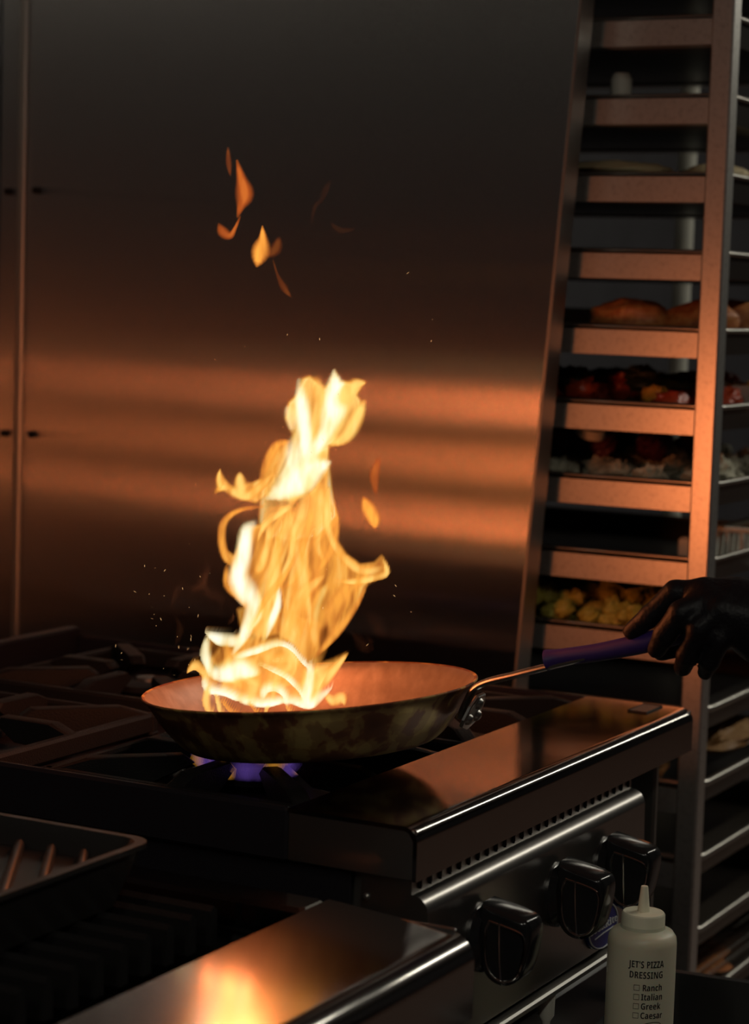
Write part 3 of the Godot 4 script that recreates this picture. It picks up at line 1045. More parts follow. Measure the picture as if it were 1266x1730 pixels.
func build_rack() -> void:
	var t := thing("sheet_pan_rack", "tall aluminium sheet pan rack with flat runners beside the steel panel", "rack")
	var top := 1.86
	var w := 0.52
	for p in [[RX + 0.014, -0.078], [RX + w - 0.014, -0.078], [RX + 0.014, -0.72], [RX + w - 0.014, -0.72]]:
		part("post", rbox(0.028, top - 0.14, 0.028, 0.0025), M.rack, t, Vector3(p[0], (top + 0.14) / 2, p[1]))
		var c := part("caster", lathe([Vector2(0, -0.014), Vector2(0.045, -0.014), Vector2(0.05, -0.008), Vector2(0.05, 0.008), Vector2(0.045, 0.014), Vector2(0, 0.014)], 24), M.blackplastic, t, Vector3(p[0], 0.05, p[1]), Vector3(0, 0, PI / 2))
		part("fork", rbox(0.075, 0.034, 0.03, 0.003), M.dullsteel, c, Vector3(0.066, 0, 0))
	for z in [-0.078, -0.72]:
		for y in [0.17, top - 0.02]:
			part("cross_bar", rbox(w - 0.056, 0.028, 0.025, 0.0025), M.rack, t, Vector3(RX + w / 2, y, z))
	for k in range(-1, 16):
		var y := level(k)
		for s in [0, 1]:
			# angle-section runner: a flat side with an inward foot that carries the pan
			var f := 1.0 if s == 0 else -1.0
			var x := RX + 0.004 if s == 0 else RX + w - 0.004
			part("runner", prism([Vector2(x, y), Vector2(x, y - 0.031), Vector2(x + f * 0.032, y - 0.031), Vector2(x + f * 0.032, y - 0.028), Vector2(x + f * 0.003, y - 0.028), Vector2(x + f * 0.003, y)], -0.706, -0.0925, 2, 0.0, 20.0), M.rack, t)

func sheet_pan(k: int, label: String, old := false, deep := 0.031) -> Node3D:
	var t := thing("sheet_pan", label, "sheet pan", Vector3(RX + 0.26, level(k) - 0.0275, -0.388))
	var hx := 0.246
	var hz := 0.318
	var r := 0.03
	var m: Material = M.oldtray if old else M.tray
	part("pan_body", loft([[hx - 0.018, hz - 0.012, r, 0.0], [hx - 0.006, hz - 0.003, r, deep], [hx - 0.0075, hz - 0.0045, r, deep], [hx - 0.0195, hz - 0.0135, r, 0.0015]]), m, t)
	var loop := []
	for p in rr_loop(hx - 0.005, hz - 0.001, r, deep):
		loop.append(p)
	part("rolled_rim", tube(loop, 0.0055 if k >= 9 else 0.0035, 8, 1.0, Vector3.UP, true), M.rimsteel, t)
	return t

func food(called: String, meshes: Array, mts: Array, label: String, cat: String, group: String, k: int, spots: Array) -> void:
	for i in spots.size():
		var s = spots[i]
		var lb := label
		if mts.size() > 1:
			lb = ("yellow " if mts[i % mts.size()] == M.squash else "red ") + label
		single(called, meshes[i % meshes.size()], mts[i % mts.size()], lb, cat, Vector3(s[0], level(k) - 0.0265 + s[2], s[1]), Vector3(0, s[3] if s.size() > 3 else i * 1.7, 0), group)

func heap(n: int, sd: int, x0: float, x1: float, z0: float, z1: float, h: float, r: float, gap := 0.036) -> Array:
	rng.seed = sd
	var o := []
	for tries in n * 60:
		var p := [rng.randf_range(x0, x1), rng.randf_range(z0, z1), r + h * rng.randf(), rng.randf() * TAU]
		var ok := true
		for q in o:
			if Vector2(p[0] - q[0], p[1] - q[1]).length() < gap:
				ok = false
				break
		if ok:
			o.append(p)
			if o.size() == n:
				break
	return o

func build_trays() -> void:
	var what := {-1: "sheet pan on the rack's top visible runner, cut by the frame", 0: "empty sheet pan on the uppermost fully visible runner", 1: "foil-edged sheet pan above the pan of pale flatbread", 2: "sheet pan holding pale flatbread", 3: "empty sheet pan above the roasted loaves", 4: "sheet pan holding orange-brown roasted loaves", 5: "sheet pan heaped with red and yellow vegetable chunks", 6: "sheet pan heaped with white florets", 7: "sheet pan holding a small white carton and lattice basket", 8: "sheet pan of yellow-green mash behind the gloved hand", 9: "sheet pan level with the range top, right of the gloved hand", 10: "sheet pan under the big flat breads", 11: "dark sheet pan second below the flat breads", 12: "dark sheet pan behind the squeeze bottle", 13: "sheet pan holding a wire cooling grid at the lower right"}
	for k in what:
		sheet_pan(k, what[k], k >= 11)
	# flatbread
	var fb := [blob(Vector3(0.085, 0.014, 0.07), 0.25, 1.6, 3), blob(Vector3(0.05, 0.012, 0.04), 0.25, 1.6, 4)]
	single("flatbread", fb[0], M.dough, "largest pale flatbread on its sheet pan, nearest the steel panel", "bread", Vector3(1.02, level(2) + 0.012, -0.25), Vector3.ZERO, "pale flatbreads")
	single("flatbread", fb[1], M.dough, "pale flatbread half hidden behind the upper part of the rack post", "bread", Vector3(1.05, level(2) + 0.012, -0.13), Vector3.ZERO, "pale flatbreads")
	single("flatbread", fb[1], M.dough, "pale flatbread right of the upper part of the rack post", "bread", Vector3(1.2, level(2) + 0.012, -0.14), Vector3.ZERO, "pale flatbreads")
	# loaves
	var loaf := [blob(Vector3(0.045, 0.03, 0.056), 0.22, 1.2, 11, 28, 18), blob(Vector3(0.043, 0.029, 0.05), 0.22, 1.2, 12, 28, 18), blob(Vector3(0.047, 0.031, 0.055), 0.22, 1.2, 13, 28, 18)]
	var ll := ["glossy orange roasted loaf nearest the steel panel, left of the rack post", "roasted loaf half hidden behind the rack's front post", "golden roasted loaf right of the rack's front post"]
	var ls := [[1.0, -0.218], [1.02, -0.133], [1.16, -0.13]]
	for i in 3:
		single("roasted_loaf", loaf[i], M.bread, ll[i], "bread", Vector3(ls[i][0], level(4) - 0.0265 + 0.037, ls[i][1]), Vector3.ZERO, "roasted loaves")
	# vegetables
	var ch := [blob(Vector3(0.021, 0.018, 0.024), 0.5, 1.4, 21), blob(Vector3(0.018, 0.017, 0.02), 0.5, 1.4, 22), blob(Vector3(0.024, 0.016, 0.019), 0.5, 1.4, 23)]
	food("vegetable_chunk", ch, [M.pepper, M.squash, M.pepper], "vegetable chunk in the heap on the sheet pan", "vegetable", "vegetable chunks in the heap", 5, heap(46, 31, 0.955, 1.36, -0.5, -0.1, 0.022, 0.024))
	food("dark_leaf", [blob(Vector3(0.03, 0.006, 0.02), 0.7, 1.8, 24), blob(Vector3(0.022, 0.012, 0.02), 0.8, 1.8, 25)], [M.leaf], "dark wilted leaf lying on the vegetable heap", "leaf", "dark leaves on the heap", 5, heap(12, 32, 0.98, 1.2, -0.36, -0.16, 0.012, 0.05))
	# florets
	var fl := [blob(Vector3(0.024, 0.02, 0.022), 0.7, 3.0, 26, 22, 14), blob(Vector3(0.02, 0.017, 0.024), 0.7, 3.0, 27, 22, 14)]
	food("white_floret", fl, [M.floret], "white floret in the heap on the sheet pan", "vegetable", "white florets in the heap", 6, heap(44, 33, 0.965, 1.36, -0.48, -0.105, 0.014, 0.022, 0.043))
	food("beet_chunk", ch, [M.beet], "dark red chunk lying on the white florets", "vegetable", "dark red chunks", 6, heap(14, 34, 1.02, 1.3, -0.42, -0.16, 0.016, 0.052))
	# mash
	rng.seed = 35
	food("chopped_greens", [blob(Vector3(0.013, 0.011, 0.014), 0.6, 2.0, 28, 12, 8), blob(Vector3(0.015, 0.01, 0.011), 0.6, 2.0, 29, 12, 8), blob(Vector3(0.011, 0.013, 0.012), 0.6, 2.0, 30, 12, 8)], [M.mash], "small yellow-green chopped piece heaped on the sheet pan behind the handle", "vegetable", "yellow-green chopped pieces", 8, heap(170, 35, 0.93, 1.12, -0.4, -0.1, 0.045, 0.014, 0.0115))
	# flat breads below
	var cr := [blob(Vector3(0.11, 0.024, 0.085), 0.35, 1.8, 36, 28, 14), blob(Vector3(0.04, 0.028, 0.065), 0.35, 1.8, 37, 28, 14)]
	single("flat_bread", cr[0], M.crust, "large browned flat bread right of the rack post", "bread", Vector3(1.13, level(10) + 0.03, -0.16), Vector3.ZERO, "browned flat breads")
	single("flat_bread", cr[1], M.crust, "browned flat bread seen under the range's ledge, left of the rack post", "bread", Vector3(0.96, level(10) + 0.022, -0.19), Vector3.ZERO, "browned flat breads")
	# white things
	var tub := loft([[0.05, 0.07, 0.02, 0.0], [0.056, 0.076, 0.022, 0.05], [0.054, 0.074, 0.02, 0.05], [0.048, 0.068, 0.018, 0.003]])
	for c in [[4, 1.19, -0.38, "white tub behind the orange-brown roasted loaves"], [5, 1.19, -0.33, "white tub behind the red and yellow vegetables"], [5, 1.2, -0.115, "white tub right of the rack post"]]:
		single("white_tub", tub, M.white, c[3], "tub", Vector3(c[1], level(c[0]) - 0.026, c[2]), Vector3.ZERO, "white plastic tubs")
	single("white_carton", rbox(0.03, 0.045, 0.025, 0.003), M.white, "small white carton on a sheet pan above the gloved hand", "carton", Vector3(1.03, level(7) - 0.003, -0.135))
	single("white_jar", lathe([Vector2(0, 0), Vector2(0.013, 0), Vector2(0.014, 0.03), Vector2(0.01, 0.038), Vector2(0, 0.038)], 20), M.white, "small white jar high beside the panel's folded edge", "jar", Vector3(0.985, level(1) + 0.002, -0.24))
	single("white_puck", lathe([Vector2(0, 0), Vector2(0.02, 0), Vector2(0.02, 0.012), Vector2(0, 0.014)], 20), M.white, "small white puck on top of the heap of florets", "puck", Vector3(1.0, level(6) + 0.05, -0.27), Vector3(0.3, 0, 0.2))
	# lattice basket
	var lb := thing("lattice_basket", "pale openwork plastic basket right of the rack post", "basket", Vector3(1.215, level(7) - 0.026, -0.105))
	for y in [0.003, 0.05]:
		var lp := []
		for p in rr_loop(0.1, 0.03, 0.012, y):
			lp.append(p)
		part("rim", tube(lp, 0.004, 8, 1.0, Vector3.UP, true), M.white, lb)
	part("basket_base", rbox(0.19, 0.003, 0.05, 0.001), M.white, lb, Vector3(0, 0.003, 0))
	for k in 9:
		for s in [-1, 1]:
			part("strut", tube([Vector3(-0.088 + 0.022 * k, 0.003, 0.03 * s), Vector3(-0.08 + 0.022 * k, 0.05, 0.03 * s)], 0.003, 6), M.white, lb)
	for k in 2:
		for s in [-1, 1]:
			part("strut", tube([Vector3(0.1 * s, 0.003, -0.011 + 0.022 * k), Vector3(0.1 * s, 0.05, -0.01 + 0.02 * k)], 0.003, 6), M.white, lb)
	# wire cooling grid
	var wg := thing("cooling_grid", "wire cooling grid over brown crumbs at the lower right", "grid", Vector3(RX + 0.26, level(13) + 0.004, -0.388))
	for k in 30:
		part("wire", rbox(0.0016, 0.0016, 0.6, 0.0004), M.dullsteel, wg, Vector3(-0.218 + 0.015 * k, 0.0017, 0))
	for k in 40:
		part("wire", rbox(0.45, 0.0016, 0.0016, 0.0004), M.dullsteel, wg, Vector3(0, 0, -0.293 + 0.015 * k))
	var cb := single("crumb_layer", blob(Vector3(0.2, 0.014, 0.28), 0.2, 2.0, 38, 40, 10), M.bread, "layer of brown crumbs under the wire grid", "crumbs", Vector3(RX + 0.26, level(13) - 0.012, -0.388))
	cb.set_meta("kind", "stuff")
	single("white_pipe", tube([Vector3(0, 0, 0), Vector3(0, 1.2, 0), Vector3(0, 2.7, 0)], 0.014, 16), M.white, "upright white pipe behind the sheet pan rack", "pipe", Vector3(1.48, 0.0, -0.33))

# ---------------------------------------------------------------- hand
func build_person() -> void:
	var J := HAND
	var b := []
	b.append([J.wrist, 0.034, J.palm_b, 0.028, 0.014])
	b.append([J.palm_b, 0.026, J.palm_a, 0.02, 0.012])
	b.append([J.palm_b + Vector3(0.012, -0.01, 0), 0.02, J.i0 + Vector3(0.012, -0.012, 0), 0.016, 0.012])
	b.append([J.palm_b, 0.02, J.r0, 0.014, 0.01])
	b.append([J.palm_b, 0.018, J.p0, 0.013, 0.01])
	for f in [["i", 0.0115], ["m", 0.0118], ["r", 0.0112], ["p", 0.0098], ["t", 0.0125]]:
		var r: float = f[1]
		b.append([J[f[0] + "0"], r * 1.12, J[f[0] + "1"], r, 0.006])
		b.append([J[f[0] + "1"], r, J[f[0] + "2"], r * 0.9, 0.003])
		b.append([J[f[0] + "2"], r * 0.9, J[f[0] + "3"], r * 0.74, 0.003])
	b.append([J.palm_b, 0.019, J.t0, 0.016, 0.01])
	b.append([J.wrist, 0.034, J.fore, 0.034, 0.014])
	var t := thing("person", "person in black with a black-gloved hand closed on the purple pan handle", "person")
	part("gloved_hand", net(b, 0.003), M.glove, t)
	# the rest of the cook stands in the aisle at the right
	var cuff: Vector3 = J.wrist.lerp(J.fore, 0.3)
	var elb := Vector3(0.2, 1.09, 0.49)
	var c := []
	c.append([cuff, 0.043, elb, 0.056, 0.02])
	c.append([elb, 0.056, Vector3(0.125, 1.385, 0.68), 0.072, 0.03])
	c.append([Vector3(0.475, 1.385, 0.71), 0.072, Vector3(0.535, 1.11, 0.77), 0.055, 0.03])
	c.append([Vector3(0.535, 1.11, 0.77), 0.055, Vector3(0.51, 0.91, 0.64), 0.042, 0.03])
	c.append([Vector3(0.15, 1.39, 0.71), 0.07, Vector3(0.45, 1.39, 0.71), 0.07, 0.05])
	c.append([Vector3(0.21, 1.29, 0.71), 0.11, Vector3(0.39, 1.29, 0.71), 0.11, 0.06])
	c.append([Vector3(0.24, 1.1, 0.72), 0.115, Vector3(0.36, 1.1, 0.72), 0.115, 0.06])
	c.append([Vector3(0.23, 0.95, 0.74), 0.12, Vector3(0.37, 0.95, 0.74), 0.12, 0.06])
	c.append([Vector3(0.3, 1.4, 0.72), 0.075, Vector3(0.3, 1.47, 0.715), 0.06, 0.04])
	for s in [[0.215, 0.2], [0.385, 0.4]]:
		c.append([Vector3(s[0], 0.92, 0.74), 0.1, Vector3(s[1], 0.5, 0.72), 0.07, 0.03])
		c.append([Vector3(s[1], 0.5, 0.72), 0.07, Vector3(s[1], 0.1, 0.77), 0.05, 0.02])
	part("clothing", net(c, 0.014), M.cloth, t)
	for x in [0.2, 0.4]:
		part("shoe", net([[Vector3(x, 0.045, 0.79), 0.044, Vector3(x, 0.04, 0.66), 0.04, 0.02], [Vector3(x, 0.06, 0.79), 0.045, Vector3(x, 0.1, 0.78), 0.042, 0.02], [Vector3(x, 0.018, 0.8), 0.018, Vector3(x, 0.018, 0.64), 0.018, 0.02]], 0.008), M.blackplastic, t)
	# relaxed right hand, gloved
	var w := Vector3(0.508, 0.9, 0.63)
	var p := Vector3(0.5, 0.85, 0.6)
	var r := [[w, 0.027, p, 0.028, 0.012], [p, 0.022, Vector3(0.5, 0.8, 0.575), 0.022, 0.012]]
	for k in 4:
		var z := 0.545 + 0.021 * k
		var len := [0.055, 0.062, 0.058, 0.045]
		var l: float = len[k]
		var a := Vector3(0.5, 0.815 - 0.004 * absf(k - 1.5), z)
		var q := a + Vector3(-0.012, -l * 0.7, -0.012)
		r.append([p, 0.014, a, 0.0115, 0.01])
		r.append([a, 0.0115, q, 0.01, 0.004])
		r.append([q, 0.01, q + Vector3(-0.022, -l * 0.5, 0.004), 0.008, 0.003])
	r.append([w + Vector3(0, -0.02, -0.02), 0.016, Vector3(0.485, 0.85, 0.555), 0.013, 0.01])
	r.append([Vector3(0.485, 0.85, 0.555), 0.0125, Vector3(0.475, 0.81, 0.54), 0.0095, 0.004])
	part("gloved_hand", net(r, 0.0035), M.glove, t)
	# head, turned down a little towards the pan
	var h := Vector3(0.29, 1.62, 0.69)
	var hd := [[h + Vector3(0, 0.035, 0.025), 0.086, h + Vector3(0, 0.03, -0.02), 0.078, 0.03], [h + Vector3(0, -0.03, -0.02), 0.06, h + Vector3(0, -0.085, -0.052), 0.03, 0.04], [h + Vector3(0, 0.0, -0.088), 0.011, h + Vector3(0, -0.033, -0.108), 0.013, 0.014], [h + Vector3(-0.05, 0.022, -0.075), 0.012, h + Vector3(0.05, 0.022, -0.075), 0.012, 0.016], [h + Vector3(-0.02, -0.064, -0.088), 0.008, h + Vector3(0.02, -0.064, -0.088), 0.008, 0.01], [h + Vector3(-0.082, 0.005, 0.01), 0.014, h + Vector3(-0.084, -0.025, 0.006), 0.009, 0.006], [h + Vector3(0.082, 0.005, 0.01), 0.014, h + Vector3(0.084, -0.025, 0.006), 0.009, 0.006], [h + Vector3(0.005, -0.06, 0.02), 0.055, Vector3(0.3, 1.45, 0.715), 0.056, 0.03]]
	var head := part("head", net(hd, 0.005), M.skin, t)
	for s in [-1, 1]:
		part("eye", blob(Vector3(0.011, 0.007, 0.008), 0.0, 1.0, 1, 12, 8), M.ink, head, h + Vector3(0.031 * s, 0.002, -0.079))
	part("mouth", tube([h + Vector3(-0.022, -0.063, -0.093), h + Vector3(0, -0.063, -0.098), h + Vector3(0.022, -0.063, -0.093)], 0.0022, 8), M.ink, head)
	part("hair", net([[h + Vector3(0, 0.012, 0.05), 0.074, h + Vector3(0, -0.03, 0.052), 0.055, 0.02], [h + Vector3(-0.04, 0.03, 0.05), 0.045, h + Vector3(0.04, 0.03, 0.05), 0.045, 0.02]], 0.008), M.blackplastic, head)
	var cp := part("cap", lathe([Vector2(0, 0.075), Vector2(0.05, 0.066), Vector2(0.085, 0.036), Vector2(0.094, 0.0), Vector2(0.09, -0.004), Vector2(0.08, 0.0), Vector2(0, 0.05)], 32), M.cloth, head, h + Vector3(0, 0.062, 0.012), Vector3(0.1, 0, 0))
	part("cap_peak", net([[Vector3(-0.045, -0.002, -0.085), 0.007, Vector3(0.045, -0.002, -0.085), 0.007, 0.01], [Vector3(-0.028, -0.006, -0.135), 0.006, Vector3(0.028, -0.006, -0.135), 0.006, 0.03], [Vector3(0, -0.003, -0.085), 0.008, Vector3(0, -0.006, -0.135), 0.007, 0.03]], 0.006), M.cloth, cp)

# ---------------------------------------------------------------- bottle
func bent_text(txt: String, size: float, r: float, y: float, x: float, italic: bool, squeeze := 1.0, weight := 700) -> ArrayMesh:
	# lettering wrapped round a cylinder of radius r
	var tm := TextMesh.new()
	tm.text = txt
	var sf := SystemFont.new()
	sf.font_names = PackedStringArray(["Droid Sans"])
	sf.font_weight = weight
	sf.font_italic = italic
	tm.font = sf
	tm.font_size = 64
	tm.pixel_size = size / 64.0
	tm.depth = 0.0
	tm.curve_step = 1.5
	var a := tm.get_mesh_arrays()
	var v: PackedVector3Array = a[Mesh.ARRAY_VERTEX]
	var n: PackedVector3Array = a[Mesh.ARRAY_NORMAL]
	for i in v.size():
		var ang := (v[i].x * squeeze + x) / r
		n[i] = Vector3(sin(ang), 0, cos(ang))
		v[i] = Vector3(sin(ang) * r, v[i].y + y, cos(ang) * r)
	a[Mesh.ARRAY_VERTEX] = v
	a[Mesh.ARRAY_NORMAL] = n
	var m := ArrayMesh.new()
	m.add_surface_from_arrays(Mesh.PRIMITIVE_TRIANGLES, a)
	return m

func build_bottle() -> void:
	var at := Vector3(0.325, 0.555, 0.088)
	var t := thing("squeeze_bottle", "off-white squeeze bottle of dressing with black print and a pointed cap", "bottle", at, Vector3(0, deg_to_rad(-62.0 + 4.0), 0))
	part("bottle_body", lathe([Vector2(0, 0), Vector2(0.031, 0), Vector2(0.0338, 0.004), Vector2(0.0338, 0.2), Vector2(0.033, 0.206), Vector2(0.0295, 0.211), Vector2(0.022, 0.214), Vector2(0.021, 0.22), Vector2(0, 0.22)], 48), M.bottle, t)
	var c := part("cap", lathe([Vector2(0, 0.212), Vector2(0.0212, 0.212), Vector2(0.0215, 0.214), Vector2(0.0213, 0.2275), Vector2(0.0198, 0.2295), Vector2(0.0, 0.23)], 48), M.cap, t)
	part("nozzle", lathe([Vector2(0, 0.229), Vector2(0.0062, 0.229), Vector2(0.0058, 0.233), Vector2(0.0036, 0.254), Vector2(0.0032, 0.255), Vector2(0.0, 0.255)], 28), M.cap, c)
	var r := 0.0341
	part("print", bent_text("JET'S PIZZA", 0.0092, r, 0.186, -0.001, false, 0.74, 900), M.ink, t)
	part("print", bent_text("DRESSING", 0.0092, r, 0.1755, -0.001, true, 0.78, 800), M.ink, t)
	var y := 0.163
	for w in [["Ranch", 0.0055], ["Italian", 0.0055], ["Greek", 0.0045], ["Caesar", 0.0058]]:
		part("print", bent_text(w[0], 0.0086, r, y, w[1], false, 0.82, 900), M.ink, t)
		var bx := []
		for q in [[-0.0128, -0.0026], [-0.0076, -0.0026], [-0.0076, 0.0026], [-0.0128, 0.0026]]:
			var a: float = q[0] / r
			bx.append(Vector3(sin(a) * r, y + q[1], cos(a) * r))
		part("tick_box", tube(bx, 0.00028, 5, 1.0, Vector3(0, 0, 1), true), M.ink, t)
		y -= 0.0092
	var ov := []
	for k in 24:
		var a := TAU * k / 24
		var px := 0.004 + 0.012 * cos(a)
		ov.append(Vector3(sin(px / r) * r, y - 0.002 + 0.0042 * sin(a) + 0.0018 * cos(a), cos(px / r) * r))
	part("printed_loop", tube(ov, 0.0003, 5, 1.0, Vector3(0, 0, 1), true), M.ink, t)
	# black tub it stands in, on a low cart
	var tub := single("black_tub", loft([[0.13, 0.1, 0.02, 0.0], [0.145, 0.115, 0.025, 0.1], [0.152, 0.122, 0.028, 0.1], [0.152, 0.122, 0.028, 0.104], [0.142, 0.112, 0.024, 0.104], [0.127, 0.097, 0.02, 0.003]]), M.blackplastic, "black plastic tub round the squeeze bottle's foot", "tub", Vector3(0.42, 0.552, 0.15))
	tub.rotation.y = 0.1
	var ct := thing("low_cart", "low dark steel cart carrying the black tub in front of the oven door", "cart", Vector3(0.42, 0.0, 0.16))
	part("cart_top", rbox(0.4, 0.03, 0.3, 0.004), M.dullsteel, ct, Vector3(0, 0.536, 0))
	part("cart_shelf", rbox(0.36, 0.02, 0.26, 0.004), M.dullsteel, ct, Vector3(0, 0.15, 0))
	for x in [-0.18, 0.18]:
		for z in [-0.13, 0.13]:
			part("leg", tube([Vector3(x, 0, z), Vector3(x, 0.3, z), Vector3(x, 0.53, z)], 0.011, 12), M.dullsteel, ct)
	# white spout hanging under the control panel
	single("white_spout", lathe([Vector2(0, -0.05), Vector2(0.0035, -0.05), Vector2(0.0042, -0.03), Vector2(0.008, -0.024), Vector2(0.0085, 0.0), Vector2(0, 0.002)], 20), M.white, "small white spout hanging under the control panel left of the squeeze bottle", "spout", Vector3(0.285, 0.7, 0.006))

const FIRE := 0.1
const HAND := {"wrist": Vector3(0.2360, 1.0925, 0.2270), "palm_b": Vector3(0.2333, 1.1044, 0.2016), "palm_a": Vector3(0.2243, 1.1125, 0.1734), "i0": Vector3(0.2257, 1.1166, 0.1671), "i1": Vector3(0.2212, 1.1161, 0.1442), "i2": Vector3(0.2189, 1.0929, 0.1221), "i3": Vector3(0.2190, 1.0768, 0.1042), "m0": Vector3(0.2109, 1.1113, 0.1800), "m1": Vector3(0.1967, 1.1013, 0.1597), "m2": Vector3(0.1991, 1.0800, 0.1440), "m3": Vector3(0.2080, 1.0642, 0.1334), "r0": Vector3(0.2082, 1.1063, 0.1924), "r1": Vector3(0.1966, 1.0890, 0.1772), "r2": Vector3(0.2033, 1.0632, 0.1648), "r3": Vector3(0.2165, 1.0485, 0.1561), "p0": Vector3(0.2096, 1.1021, 0.2054), "p1": Vector3(0.2025, 1.0805, 0.1956), "p2": Vector3(0.2094, 1.0580, 0.1843), "p3": Vector3(0.2225, 1.0455, 0.1756), "t0": Vector3(0.2511, 1.0940, 0.1989), "t1": Vector3(0.2602, 1.0786, 0.1709), "t2": Vector3(0.2552, 1.0640, 0.1416), "t3": Vector3(0.2472, 1.0564, 0.1234), "fore": Vector3(0.2440, 1.0890, 0.3032)}

func _ready() -> void:
	var cam := Camera3D.new()
	cam.name = "camera"
	cam.transform = Transform3D(Basis(Vector3(0.471996, 0.031605, 0.881034), Vector3(0.071973, 0.99464, -0.074239), Vector3(-0.878658, 0.098451, 0.467191)), Vector3(-1.68386, 1.38, 0.843197))
	var at := CameraAttributesPhysical.new()
	at.frustum_focal_length = 52.02
	at.frustum_focus_distance = 2.16
	at.exposure_aperture = 3.2
	add_child(cam)
	cam.attributes = at
	cam.current = true
	var we := WorldEnvironment.new()
	we.name = "environment"
	var e := Environment.new()
	e.background_mode = Environment.BG_COLOR
	e.background_color = Color.BLACK
	e.tonemap_mode = Environment.TONE_MAPPER_LINEAR
	e.tonemap_exposure = 1.0
	e.sdfgi_enabled = true
	e.ssao_enabled = true
	e.ssil_enabled = true
	we.environment = e
	add_child(we)
	make_materials()
	build_lamps()
	build_room()
	build_panel()
	build_range()
	build_broiler()
	build_rack()
	build_pan()
	build_flame()
	build_trays()
	build_bottle()
	build_person()

